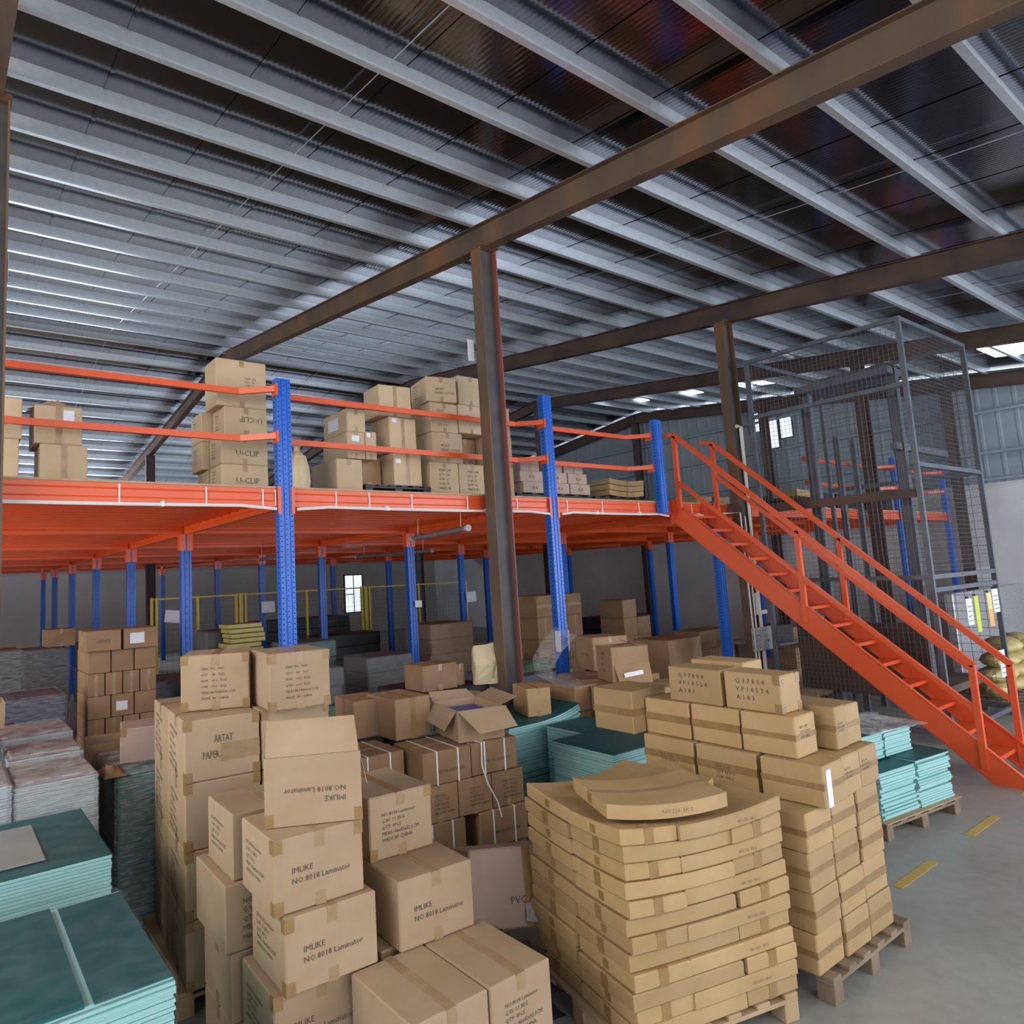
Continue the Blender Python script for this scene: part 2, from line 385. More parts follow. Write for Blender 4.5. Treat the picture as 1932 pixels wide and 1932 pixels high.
column(.245, 6.07, 'rusty steel column showing as a thin strip down the left edge of the picture', M['steel_rust'])
column(5.43, 6.07, 'tall steel column in the middle, brown and grey with a faded red edge', M['steel_rust'], True)
column(10.70, 6.07, 'rust-brown steel column standing right behind the orange stairs', M['steel_rust'])
column(15.72, 6.07, 'dark steel column seen through the wire cage', M['steel_dark'])
column(20.62, 6.07, 'dark steel column against the gable wall right of the wire cage', M['steel_dark'])
column(20.62, 15.4, 'dark red steel column in the middle of the gable wall under the ridge', M['steel_dark'])
column(20.62, 10.7, 'dark steel column on the gable wall between the ridge and the cage', M['steel_dark'])
column(10.70, 15.4, 'dark red steel column deep under the deck, behind the right-hand goods', M['steel_dark'])
column(5.43, 22.5, 'dark red steel column far back under the deck, between the blue posts', M['steel_red'])
column(15.72, 15.4, 'dark steel column far back behind the stacked flat cartons on the deck', M['steel_dark'])
# papers taped on the two front columns
tag(MB().box(5.20, 6.20, 5.03, 5.30, 6.204, 5.30).build('paper_notice', M['paper']), 'white paper sheet stuck high on the back of the middle column', 'paper')
tag(MB().box(.385, 6.0, 4.92, .388, 6.18, 5.13).build('paper_notice', M['paper']), 'pale blue paper high on the strip of column at the left edge', 'paper')

# ---------------------------------------------------------------- mezzanine
ZD, YF = 3.40, 6.29
GX = [-.96, 2.79, 6.54, 10.25, 13.8, 17.5, 20.3]
GY = [6.29, 9.65, 12.95, 16.2, 19.5, 22.7, 25.4]
deck = thing('mezzanine_deck', 'long orange steel mezzanine floor on blue posts, its front edge crossing the picture', 'mezzanine', (0, YF, ZD))
def dz(b, name, m): return b.build(name, m, deck)
beam_prof = [(-.03,-.2),(.03,-.2),(.03,-.15),(.022,-.135),(.022,-.075),(.03,-.06),(.03,-.02),(-.03,-.02),(-.03,-.06),(-.022,-.075),(-.022,-.135),(-.03,-.15)]
XE = [-4.5] + GX[1:]
for i in range(len(GX)-1):
    x0, x1 = GX[i]+.06, GX[i+1]-.06
    dz(MB().extrude(beam_prof, (x0, 0, 0), (x1, 0, 0)), 'front_beam', M['orange'])
    for yy in GY[1:]:
        dz(MB().extrude(beam_prof, (x0, yy-YF, 0), (x1, yy-YF, 0)), 'cross_beam', M['orange_joist'])
for gx in GX:
    dz(MB().extrude(beam_prof, (gx, .03, -.01), (gx, GY[-1]-YF+.1, -.01)), 'main_beam', M['orange_joist'])
jm = {}
for i in range(len(GX)-1):
    x0, x1 = GX[i]+.035, GX[i+1]-.035
    L_ = round(x1-x0, 2)
    jp = [(-.025,-.115),(.025,-.115),(.025,-.055),(.05,-.036),(-.05,-.036),(-.025,-.055)]
    m_ = MB().extrude(jp, (0,0,0), (L_, 0, 0)).mesh('joist')
    y = .42
    while y < GY[-1]-YF:
        link('joist', m_, M['orange_joist'], deck, (x0, y, 0)); y += .27 if i < 3 else .8
pl = []; y = -.02
while y < GY[-1]-YF+.05: pl += [(y, -.021), (y+.05, -.021), (y+.065, -.034), (y+.12, -.034)]; y += .135
pb = MB(); V = []; F = []
for k, (a, c) in enumerate(pl): V += [(GX[0], a, c), (GX[-1]+.1, a, c)]
for k in range(len(pl)-1): F.append((2*k, 2*k+2, 2*k+3, 2*k+1))
dz(pb.add(V, F), 'deck_plate', M['orange_joist'])
for i in range(len(GX)-1):
    dz(MB().box(GX[i]+.0, -.035, -.018, GX[i+1]-.004, 3.3, 0), 'floor_board', M['deck_board'])
    dz(MB().box(GX[i]+.0, 3.304, -.018, GX[i+1]-.004, GY[-1]-YF+.1, 0), 'floor_board', M['deck_board'])
# clear wrap tapes round the front beam
tp = MB()
for xx in (1.25, 2.0, 2.55, 2.68, 3.35, 3.75, 4.3, 5.1, 5.9, 6.8, 7.5, 8.3, 9.6):
    tp.box(xx, -.0325, -.19, xx+.012, -.0305, -.03)
dz(tp, 'wrap_tape', M['strap'])['kind'] = 'stuff'

def post(x, y, top, label, group=None, detail=False, w=.14, z0=0.):
    r = thing('mezzanine_post', label, 'post', (x, y, z0), 0, group); top -= z0
    h = w/2; d = .05
    # lipped upright with two shallow flutes in the front face
    P = [(-h,-d),(-.042,-d),(-.037,-d+.010),(-.020,-d+.010),(-.015,-d),(.015,-d),(.020,-d+.010),(.037,-d+.010),(.042,-d),(h,-d),(h,d),(-h,d)]
    b = MB(); V = [(a, c, 0.008) for a, c in P] + [(a, c, top) for a, c in P]; n = len(P)
    b.add(V, [(i, (i+1) % n, n+(i+1) % n, n+i) for i in range(n)] + [tuple(range(n))[::-1], tuple(range(n, 2*n))])
    b.build('upright', M['blue'], r)
    MB().box(-.10,-.08,0,.10,.08,.008).build('foot_plate', M['blue'], r)
    if detail:
        hb = MB(); z = .1
        while z < top-.05:
            for sx in (-.058, .0, .058):
                if sx == 0: hb.box(-.004,-d-.0006,z+.02,.004,-d+.001,z+.034)
                else: hb.box(sx-.006,-d-.0006,z,sx+.006,-d+.001,z+.012)
            hb.box(-h-.0006,-.012,z,-h+.001,.012,z+.012)
            z += .05
        o = hb.build('slot_holes', M['hole'], r); o['kind'] = 'stuff'
    else:
        hb = MB(); z = .3
        while z < top-.1:
            hb.box(-.004,-d-.001,z,.004,-d+.001,z+.02); hb.box(-h-.001,-.006,z,-h+.001,.006,z+.02); z += .1
        o = hb.build('slot_holes', M['hole'], r); o['kind'] = 'stuff'
    if z0: return r
    if top < 3.3:            # the orange beam bracket above the inner posts
        MB().box(-.09,-.055,top,-.012,.055,3.2).box(.012,-.055,top,.09,.055,3.2).build('beam_bracket', M['orange_joist'], r)
        MB().box(-.012,-.05,top,.012,.05,3.195).build('neck', M['blue'], r)
    else:
        MB().box(-h-.014,-.06,3.13,-h+.02,-.0505,3.40).box(h-.02,-.06,3.13,h+.014,-.0505,3.40).build('beam_bracket', M['orange'], r)
    return r
fp = [(2.79, 4.50, 'nearest blue perforated post, beside the tall carton stack on the deck'),
      (6.54, 4.76, 'blue perforated front post just right of the middle steel column'),
      (8.78, 4.62, 'short blue post at the head of the orange stairs, standing on the deck edge'),
      (10.25, 3.43, 'blue front post ending at the deck under the right side of the stairs'),
      (13.8, 4.62, 'blue front post seen through the left part of the wire cage'),
      (17.5, 4.60, 'blue front post seen behind the inner mast of the wire cage'),
      (20.3, 4.62, 'blue front post just behind the right frame of the wire cage')]
for i, (x, t, l) in enumerate(fp):
    post(x, YF-(.09 if i == 2 else 0), t, l, detail=i < 4, w=.15, z0=3.21 if i == 2 else 0)
rown = ['second', 'third', 'fourth', 'fifth', 'sixth', 'last']
coln = {2.79: 'in line behind the nearest front post', 6.54: 'behind the post right of the middle column',
        10.25: 'in the line behind the stair head', 13.8: 'in the line behind the cage', 17.5: 'in the second line from the gable wall'}
for gx in (2.79, 6.54, 10.25, 13.8, 17.5):
    for j, gy in enumerate(GY[1:]):
        if gx > 13 and j > 2: continue
        t = 2.97 if gx < 10 or j == 0 else 2.95
        post(gx, gy, t, 'dim blue post %s, %s row back' % (coln[gx], rown[j]), 'inner blue posts under the deck')

# guard rails: two flat bars per bay, bent forward to the post at the right end
def rail(x0, x1, label):
    r = thing('guard_rail', label, 'railing', (x0, 6.5, ZD))
    for zz in (.99, .51):
        b = MB(); L_ = x1-x0; P = [(0,0),(L_-.36,0),(L_-.075,-.24)]
        for (a, c), (a2, c2) in zip(P, P[1:]): b.bar((a, c, zz), (a2, c2, zz), .04, .06)
        b.build('rail_bar', M['orange'], r)
        MB().box(L_-.085, -.275, zz-.07, L_-.065, -.165, zz+.05).build('end_bracket', M['orange'], r)
        MB().box(-.01, -.2, zz-.05, .01, .03, zz+.05).build('end_bracket', M['orange'], r)
rail(-.88, 2.79, 'orange two-bar guard rail at the left end of the deck')
rail(2.87, 6.54, 'orange two-bar guard rail in front of the carton pile on the deck')
rail(6.62, 8.78, 'short orange two-bar guard rail between the last two tall posts before the stairs')
rail(13.88, 17.5, 'orange two-bar guard rail behind the left half of the wire cage')
rail(17.58, 20.3, 'orange two-bar guard rail behind the right half of the wire cage')
# white conduit slung under the front beam
def conduit(x0, x1, label):
    P = [(x0 + (x1-x0)*t/10, 6.225, 3.205 - .012*math.sin(math.pi*t/10) - (.03 if t in (0, 10) else 0)) for t in range(11)]
    r = thing('cable_conduit', label, 'cable', P[0])
    MB().tube([Vector(p)-Vector(P[0]) for p in P], .016, 6).build('sleeve', M['white_plastic'], r)
    c = MB()
    for t in (3, 7): q = Vector(P[t])-Vector(P[0]); c.box(q.x-.012, -.02, q.z-.018, q.x+.012, .03, q.z+.03)
    c.build('clip', M['white_plastic'], r)
conduit(-.9, 2.68, 'white cable sleeve along the orange beam left of the nearest post')
conduit(2.9, 6.43, 'white cable sleeve along the orange beam between the nearest two posts')
conduit(6.66, 8.95, 'white cable sleeve along the orange beam just before the stairs')
conduit(9.3, 9.9, 'short white cable sleeve on the beam behind the stair head')
# tube lamps under the deck
def tube_lamp(a, b_, label):
    a, b_ = Vector(a), Vector(b_)
    r = thing('tube_lamp', label, 'lamp', a)
    MB().tube([(0,0,0), b_-a], .035, 8).build('tube', M['lamp_grey'], r)
    d = (b_-a).normalized()
    MB().tube([(0,0,0), d*.05], .042, 8).build('end_cap', M['white_plastic'], r)
    MB().tube([b_-a-d*.05, b_-a], .042, 8).build('end_cap', M['white_plastic'], r)
    for t in (.12, .88): MB().tube([(b_-a)*t, (b_-a)*t+Vector((.02,0,3.375-a.z))], .006, 5).build('hanger', M['white_plastic'], r)
tube_lamp((5.82, 8.5, 3.03), (5.50, 6.75, 3.04), 'grey unlit tube lamp hung under the deck left of the middle column')
tube_lamp((6.0, 15.0, 3.02), (5.5, 12.6, 3.02), 'dim tube lamp under the deck beyond the nearest blue post')
tube_lamp((8.3, 14.6, 3.02), (8.9, 12.2, 3.02), 'faint tube lamp far under the deck behind the hanging one')

# ---------------------------------------------------------------- stairs
st = thing('staircase', 'open orange steel stairs rising from the floor on the right to the deck', 'stairs', (9.5, 2.5, 0))
def S(x, y, z): return (x-9.5, y-2.5, z)
XA, XB = 9.07, 9.93
SL = .885
def sz(y): return 3.10 - SL*(6.24-y)            # stringer underside
for X in (XA, XB):
    b = MB(); y0 = 6.24; yb = 6.24 - 3.10/SL
    prof = [(y0, 3.10), (y0, 3.41), (y0-.02, 3.41), (yb-.37, .02), (yb-.37, 0), (yb-.02, 0)]
    sx = .0 if X == XA else -.012
    V = [S(X+sx, y, z) for y, z in prof] + [S(X+sx+.012, y, z) for y, z in prof]; n = len(prof)
    b.add(V, [tuple(range(n)), tuple(range(n, 2*n))[::-1]] + [(i, n+i, n+(i+1) % n, (i+1) % n) for i in range(n)])
    # channel lips
    for dz_ in (0, .315):
        b.bar(S(X + (.02 if X == XA else -.02), y0-.03, 3.10+dz_+.005), S(X + (.02 if X == XA else -.02), yb-.02-(.35 if dz_ else 0), .03), .05, .012)
    b.build('stringer', M['orange'], st)
for n in range(1, 15):
    z = n*.2265; y = 6.24 - (3.24-z)/SL
    b = MB().box(XA+.012-9.5, y-.12-2.5, z-.012, XB-.012-9.5, y+.11-2.5, z)
    b.box(XA+.012-9.5, y-.12-2.5, z-.04, XB-.012-9.5, y-.115-2.5, z-.012)
    b.build('tread', M['orange'], st)
for X in (XA, XB):
    # (y, z) of the top rail
    rz = lambda y: 1.22 + (y-2.75)*(4.38-1.22)/(6.08-2.75)
    yt, ye = (6.10, 2.77) if X == XA else (6.02, 2.68)
    top = [(yt+.20, rz(yt)+.03), (yt, rz(yt)), (ye-.02, rz(ye-.02))]
    b = MB(); q = [S(X, *p) for p in top]
    for p0, p1 in zip(q, q[1:]): b.bar(p0, p1, .055, .065)
    b.build('handrail', M['orange'], st)
    m0 = (yt-.02, 3.67) if X == XA else (yt-.02, 3.80)
    m1 = (ye+.02, .75) if X == XA else (ye+.02, .74)
    MB().bar(S(X, *m0), S(X, *m1), .045, .05).build('mid_rail', M['orange'], st)
    for yy in ((6.10, 4.44, 2.77) if X == XA else (6.02, 4.32, 2.68)):
        zt = rz(yy)
        MB().bar(S(X, yy, max(sz(yy)+.12, .02)), S(X, yy, zt-.02), .055, .06, up=(0,1,0)).build('rail_post', M['orange'], st)
b = MB().box(XA-9.5-.02, 6.2-2.5, 3.06, XA-9.5+.08, 6.26-2.5, 3.42); b.build('top_cleat', M['orange'], st)
b = MB().box(XB-9.5-.08, 6.2-2.5, 3.06, XB-9.5+.02, 6.26-2.5, 3.42); b.build('top_cleat', M['orange'], st)

# ---------------------------------------------------------------- goods-lift cage
CX0, CX1, CY0, CY1, CZ = 10.6, 13.02, 3.54, 5.69, 5.66
cg = thing('lift_cage', 'tall grey wire-mesh goods lift cage behind the orange stairs', 'cage', (CX0, CY0, 0))
cw, cd = CX1-CX0, CY1-CY0
def cb(b, n, m='cage_steel'): return b.build(n, M[m], cg)
for x_, y_ in ((0,0),(cw,0),(0,cd),(cw,cd)):
    cb(MB().box(x_-.03, y_-.03, 0, x_+.03, y_+.03, CZ), 'corner_post')
for z_ in (.12, 1.95, 2.12, 3.62, 4.72, CZ-.03):
    if z_ not in (4.72,): cb(MB().box(.03,-.025,z_-.03,cw-.03,.025,z_+.03), 'frame_rail')
    if z_ in (.12, 2.12, 4.72, CZ-.03): cb(MB().box(-.025,.03,z_-.03,.025,cd-.03,z_+.03), 'frame_rail')
    cb(MB().box(.03,cd-.025,z_-.03,cw-.03,cd+.025,z_+.03), 'frame_rail') if z_ in (.12, CZ-.03) else None
    cb(MB().box(cw-.025,.03,z_-.03,cw+.025,cd-.03,z_+.03), 'frame_rail') if z_ in (.12, 3.62, CZ-.03) else None
cb(MB().box(-.02, .04, 3.18, .03, cd-.04, 3.30), 'side_rail', 'steel_dark')
def mesh_panel(kind, a0, a1, z0, z1, off, pitch=.062, r=.0022):
    b = MB(); a = a0
    def pt(a_, z_, o=0): return (off+o, a_, z_) if kind == 'x' else (a_, off+o, z_)
    while a < a1:
        b.bar(pt(a, z0), pt(a, z1), r*2, r*2, up=(1, .3, 0)); a += pitch
    z = z0
    while z < z1:
        b.bar(pt(a0, z, .004), pt(a1, z, .004), r*2, r*2); z += pitch
    o = cb(b, 'wire_mesh', 'cage_wire'); o['kind'] = 'stuff'
mesh_panel('x', .03, cd-.03, .15, 5.6, 0)
mesh_panel('y', .03, cw-.03, 2.2, 5.6, 0)
mesh_panel('x', .03, cd-.03, .15, 5.6, cw, .124, .003)
# mast and carriage inside
for x_, y_ in ((.55, .35), (.55, 1.55)):
    cb(MB().extrude(ibeam(.10, .14, .01), (x_, y_, 0), (x_, y_, 5.1), up=(0,1,0)), 'mast_rail')
for x_ in (1.4, 2.0): cb(MB().box(x_-.03, 1.5, 0, x_+.03, 1.58, 4.4), 'guide_post')
cb(MB().box(.3, .3, 3.9, 2.2, .38, 4.0), 'cross_beam'); cb(MB().box(.3, .3, 5.0, 1.0, 1.6, 5.1), 'cross_beam')
cb(MB().box(.2, .2, .5, 2.2, 1.9, .6), 'platform', 'steel_dark')
cb(MB().box(.2,.2,.6,.25,1.9,1.5), 'platform_side', 'steel_dark')
# tags hung on the cage
def tagp(x0, x1, z0, z1, label, m, y=-.045, split=None):
    r = thing('hanging_tag', label, 'tag', (CX0+x0, CY0+y, z0))
    if split: MB().box(0,0,0,x1-x0,.006,(z1-z0)*.5).build('lower_half', M[split], r); MB().box(0,0,(z1-z0)*.5,x1-x0,.006,z1-z0).build('upper_half', M[m], r)
    else: MB().box(0,0,0,x1-x0,.006,z1-z0).build('card', M[m], r)
    MB().box((x1-x0)/2-.004,.002,z1-z0,(x1-x0)/2+.004,.04,z1-z0+.03).build('hook', M['cage_steel'], r)
    if m == 'paper':
        t = MB()
        for k in range(4): t.box(.03,-.0015,.05+k*(z1-z0-.1)/4,x1-x0-.03,0,.062+k*(z1-z0-.1)/4)
        t.build('printed_lines', M['ink_faint'], r)
tagp(.96, 1.18, 1.42, 1.78, 'white printed card on the cage front, left of the yellow-green tag', 'paper')
tagp(1.28, 1.44, 1.30, 1.80, 'yellow-green tag hanging on the cage front', 'green_tag')
tagp(1.80, 1.99, 1.34, 1.82, 'tag half yellow and half orange on the cage front', 'yellow_goods', split='orange_tag')
tagp(2.04, 2.30, 1.52, 1.86, 'white printed card on the cage front, right of the half-orange tag', 'paper')
tagp(1.98, 2.22, .60, .98, 'white printed card low on the cage front behind the lower handrail', 'paper')

# pipes and the panel behind the stair top
tag(MB().tube([(10.62, 5.9, .1), (10.62, 5.9, 4.62), (10.50, 5.9, 4.62)], .03, 8).build('cable_pipe', M['cream_pipe']), 'tall cream pipe rising beside the steel column, seen through the cage', 'pipe')
tag(MB().tube([(9.98, 6.02, 3.20), (10.38, 5.92, 3.22), (10.44, 5.92, .0)], .014, 6).build('cable_pipe', M['cream_pipe']), 'thin cream conduit bent across the column under the deck edge', 'pipe')
tag(MB().tube([(10.50, 5.915, 3.16), (10.50, 5.915, .0)], .012, 6).build('cable_pipe', M['cream_pipe']), 'thin cream conduit running straight down next to the bent one', 'pipe')
r = thing('switch_panel', 'pale grey rectangular panel on the column behind the stairs', 'panel', (10.33, 5.86, 1.05))
MB().rbox(0,0,0,.52,.05,.36,.006).build('plate', M['lamp_grey'], r); MB().box(.05,-.004,.24,.16,0,.25).box(.36,-.004,.13,.40,0,.16).build('switch', M['ink'], r)
for k, (xa, za) in enumerate(((10.56, 1.60), (10.62, 1.98))):
    b = MB().box(0,0,0,.06,.03,.34).box(.06,0,0,.30,.03,.06)
    tag(b.build('angle_bracket', M['cream_pipe'], None, (xa, 5.912, za)), ['white L-shaped bracket low behind the stairs', 'white L-shaped bracket higher behind the stairs, beside the pipe'][k], 'bracket')

# ---------------------------------------------------------------- cartons
TXT = {}
def text_mesh(s, size, align='LEFT', sp=1.25):
    if s.startswith('ITEM  NO'): sp = 1.75
    k = (s, size, align)
    if k not in TXT:
        c = bpy.data.curves.new('t', 'FONT'); c.body = s; c.size = size; c.resolution_u = 1; c.align_x = align; c.space_line = sp
        o = bpy.data.objects.new('t', c); COL.objects.link(o); bpy.context.view_layer.update()
        m = bpy.data.meshes.new_from_object(o.evaluated_get(bpy.context.evaluated_depsgraph_get())); m.name = 'printed_text'
        bpy.data.objects.remove(o); m.materials.clear(); TXT[k] = m
    return TXT[k]
def put_text(parent, s, face, u, v, size, w, d, h, flip=False, ink='ink', align='LEFT', yaw=0):
    """u, v from the lower-left corner of the face, metres"""
    m = text_mesh(s, size, align)
    key = ink
    if not m.materials: m.materials.append(M[ink])
    e = .0022
    if face == 'F': loc, rot = (u, -e, v), (R(90), 0, 0)
    elif face == 'L': loc, rot = (-e, d-u, v), (R(90), 0, R(-90))
    else: loc, rot = (u, v, h+e), (0, 0, R(yaw))
    mt = Matrix.Translation(loc) @ __import__('mathutils').Euler(rot).to_matrix().to_4x4()
    if flip: mt = mt @ Matrix.Rotation(math.pi, 4, 'Z')
    if face == 'T' or not yaw: pass
    else: mt = mt @ Matrix.Rotation(R(yaw), 4, 'Z')
    o = link('printed_text', m, None, parent); o.matrix_local = mt
    return o
T_LAM = 'IMLIKE\nNO.8018 Laminator'
T_MEAS = 'NO.8018 Laminator\nG.W: 11.3KG\nQTY: 3PCS\nMEAS: 46x42x32.5CM\nMADE IN CHINA'
T_ITEM = 'ITEM  NO  7003\nQTY    40    PCS\nN.W.   10.2   KGS\nG.W.   11.0   KGS\nMEAS:44.7X40X35.5CM\nMADE  IN  CHINA'
BM = {}
def carton(x, y, z, yaw, w, d, h, label, group=None, m='kraft_pale', tape='y', texts=(), tapem='tape_clear', patches=(), name='carton', film_=False, paper=None, seam=True):
    r = thing(name, label, 'box', (x, y, z), R(yaw), group)
    k = (round(w, 3), round(d, 3), round(h, 3), m)
    if k not in BM:
        b = MB().rbox(0, 0, 0, w, d, h, .007)
        me = b.mesh('body')
        rr = random.Random(hash(k) % 997)
        BM[k] = me
    link('body', BM[k], M[m], r)
    t = MB(); e = .0011; tw = .05 if min(w, d) > .3 else .035
    if tape == 'y':
        c = w/2; t.box(c-tw/2, -e, h, c+tw/2, d+e, h+e); t.box(c-tw/2, -e, h-.07, c+tw/2, 0, h); MB().box(c-tw/2, -e, 0, c+tw/2, 0, .06).build('tape', M[tapem], r)
    elif tape == 'x':
        c = d/2; t.box(-e, c-tw/2, h, w+e, c+tw/2, h+e); t.box(-e, c-tw/2, h-.07, 0, c+tw/2, h); MB().box(-e, c-tw/2, 0, 0, c+tw/2, .06).build('tape', M[tapem], r)
    elif tape == 'band':          # lying on its side: the tape runs round at mid height
        t.box(-e, -e, h/2-tw/2, 0, d, h/2+tw/2); t.box(0, -e, h/2-tw/2, w, 0, h/2+tw/2)
    elif tape == 'front':
        t.box(w/2-tw/2, -e, 0, w/2+tw/2, 0, h); t.box(w/2-tw/2, 0, h, w/2+tw/2, d, h+e)
    elif tape == 'left':
        t.box(-e, d/2-tw/2, 0, 0, d/2+tw/2, h); t.box(0, d/2-tw/2, h, w, d/2+tw/2, h+e)
    if t.v: t.build('tape', M[tapem], r)
    if patches:
        for p in patches:
            t = MB()
            u = {'l': 0, 'r': w-.045}[p[0]]; v = {'b': 0, 't': h-.06}[p[1]]
            t.box(u-.001 if p[0] == 'l' else u, -e, v, u+.046 if p[0] == 'r' else u+.045, 0, v+.06)
            if p[0] == 'l': t.box(-e, 0, v, 0, .045, v+.06)
            t.build('tape_patch', M['tape'], r)
    if seam:                      # where the flaps meet
        s = MB()
        if tape in ('y', 'front'): s.box(w/2-.001, .01, h-.001, w/2+.001, d-.01, h+.0016)
        elif tape in ('x', 'left'): s.box(.01, d/2-.001, h-.001, w-.01, d/2+.001, h+.0016)
        elif tape == 'band': s.box(-.0016, .01, h/2-.001, .001, d-.01, h/2+.001)
        if s.v: s.build('flap_seam', M['kraft_brown'], r)
    for tx in texts: put_text(r, tx[0], tx[1], tx[2], tx[3], tx[4], w, d, h, *tx[5:])
    if paper:
        f, u, v, pw, ph = paper
        if f == 'F': MB().box(u, -.0035, v, u+pw, -.0012, v+ph).build('paper_label', M['paper'], r)
        elif f == 'T': MB().box(u, v, h+.001, u+pw, v+ph, h+.003).build('paper_label', M['paper'], r)
        else: MB().box(-.0035, d-u-pw, v, -.0012, d-u, v+ph).build('paper_label', M['paper'], r)
    return r
LF = [(T_LAM, 'F', .085, .165, .036)]
ML = [(T_MEAS, 'L', .07, .225, .026)]
MF = [(T_MEAS, 'F', .075, .215, .0255)]
MFs = [(T_MEAS, 'F', .08, .20, .026)]
g = 'laminator cartons of the near pile'
# near pile, column by column
carton(1.25, 3.04, .976, -2, .45, .43, .322, 'upper of two cartons printed on front and side, right under the upturned carton', g, texts=LF+ML, patches=('lt','rt','lb'))
carton(1.28, 3.00, .651, -1.5, .46, .42, .322, 'printed carton one below the box that carries the upturned carton', g, texts=LF+ML, patches=('lt','lb'))
carton(1.24, 3.05, .326, -2, .46, .42, .322, 'printed carton at the bottom edge of the picture, left of the two taped cartons', g, texts=LF+ML, patches=('lt',))
carton(1.24, 3.05, .002, -2, .46, .42, .322, 'lowest carton of the near stack, on the floor', g, texts=LF+ML)
carton(1.86, 2.98, .651, -2.5, .445, .40, .322, 'printed carton standing forward between the near stack and the sagging flat-carton pile', g, texts=LF)
carton(1.875, 3.26, .976, -1.5, .395, .47, .322, 'carton with five printed lines, set back on the forward box', g, texts=MF, patches=('lb','rt'))
carton(1.60, 2.50, .326, .3, .40, .50, .322, 'left of two taped cartons filling the bottom centre of the picture', g, texts=MFs)
carton(2.008, 2.50, .326, .3, .37, .50, .322, 'right of two taped cartons at the bottom centre, with printed front', g, texts=[(T_MEAS, 'F', .08, .21, .0245)])
carton(1.60, 2.50, .002, .3, .40, .50, .322, 'floor-level carton below the left taped carton at the bottom', g)
carton(2.008, 2.50, .002, .3, .37, .50, .322, 'floor-level carton below the right taped carton at the bottom', g)
carton(1.80, 3.06, .326, -1, .56, .44, .322, 'hidden carton under the rear of the forward printed box', g, tape=None)
carton(1.24, 3.54, .976, -1.5, .46, .41, .322, 'carton behind the near stack, showing only its printed left side and top', g, texts=ML)
carton(1.19, 3.52, .651, -1.5, .46, .50, .322, 'carton low on the left of the pile with printing on its narrow visible front', g, texts=[('NO.8018\nG.W:\nQTY:\nMEAS\nMADE', 'F', .09, .22, .034)])
carton(1.22, 3.52, .326, -1.5, .46, .46, .322, 'dark carton on the left of the pile, one above the floor', g, tape='x')
carton(1.22, 3.52, .002, -1.5, .46, .46, .322, 'dark carton standing on the floor left of the near stack', g, tape='x')
carton(1.78, 3.56, .651, -1.5, .46, .44, .322, 'carton tucked behind the five-line carton, only its top showing', g)
carton(1.78, 3.56, .326, -1.5, .46, .44, .322, 'buried carton in the middle of the near pile', g, tape=None)
carton(1.78, 3.56, .002, -1.5, .46, .44, .322, 'buried floor-level carton in the middle of the near pile', g, tape=None)

# the upturned open carton, flap standing
def upturned():
    r = thing('open_carton', 'upturned carton with upside-down printing and one flap standing up, on the near stack', 'box', (1.285, 3.215, 1.301), R(-26), g)
    w, d, h = .46, .42, .32
    b = MB(); t = .005
    b.rbox(0,0,0,w,t*1.6,h,.002); b.rbox(0,d-t,0,w,d,h,.002); b.rbox(0,t,0,t,d-t,h,.002); b.rbox(w-t,t,0,w,d-t,h,.002); b.box(t,t,0,w-t,d-t,t)
    b.build('body', M['kraft_pale'], r)
    MB().quad((.008,.0,h),(w-.008,.0,h),(w-.02,.075,h+.155),(.014,.075,h+.155)).build('flap', M['kraft_pale'], r)
    MB().quad((w-.002,.01,h),(w-.002,d-.01,h),(w+.03,d-.02,h-.16),(w+.03,.02,h-.16)).build('flap', M['kraft_pale'], r)
    MB().quad((0,d,h),(w,d,h),(w-.02,d+.05,h-.15),(.02,d+.05,h-.15)).build('flap', M['kraft_pale'], r)
    put_text(r, T_LAM, 'F', .385, .125, .036, w, d, h, True)
    for a_ in (-.001, w-.04): MB().box(a_,-.0012,0,a_+.041,0,.06).build('tape_patch', M['tape'], r)
upturned()

# tall column of cartons on the wooden pallet at the left of the pile
g = 'tall carton column on the left pallet'
SIDE = [('ARTAT PAPER\nCUTTER\nQTY: 4 PCS\nG.W: 12 KGS\nMEAS 52x45x38\nMADE IN CHINA', 'L', .09, .27, .036, False, 'ink', 'LEFT', -8)]
def pallet(x, y, yaw, w, d, label, m='pallet_wood', z0=0., h=.14, nb=6):
    r = thing('pallet', label, 'pallet', (x, y, z0), R(yaw))
    for i in range(nb):
        x0 = i*(w-.09)/(nb-1); MB().rbox(x0, 0, h-.022, x0+.09, d, h, .003).build('deck_slat', M[m], r)
    for j in (0, (d-.1)/2, d-.1):
        MB().rbox(0, j, h-.044, w, j+.1, h-.0225, .003).build('stringer_board', M[m], r)
        for i in (0, (w-.1)/2, w-.1): MB().rbox(i, j, .0, i+.1, j+.1, h-.0445, .004).build('block', M[m], r)
    return r
pallet(1.17, 4.30, -4, 1.05, 1.15, 'light wooden pallet under the tall carton column at the left', 'pallet_tan', nb=7)
nm = ['lowest', 'second', 'third', 'topmost']
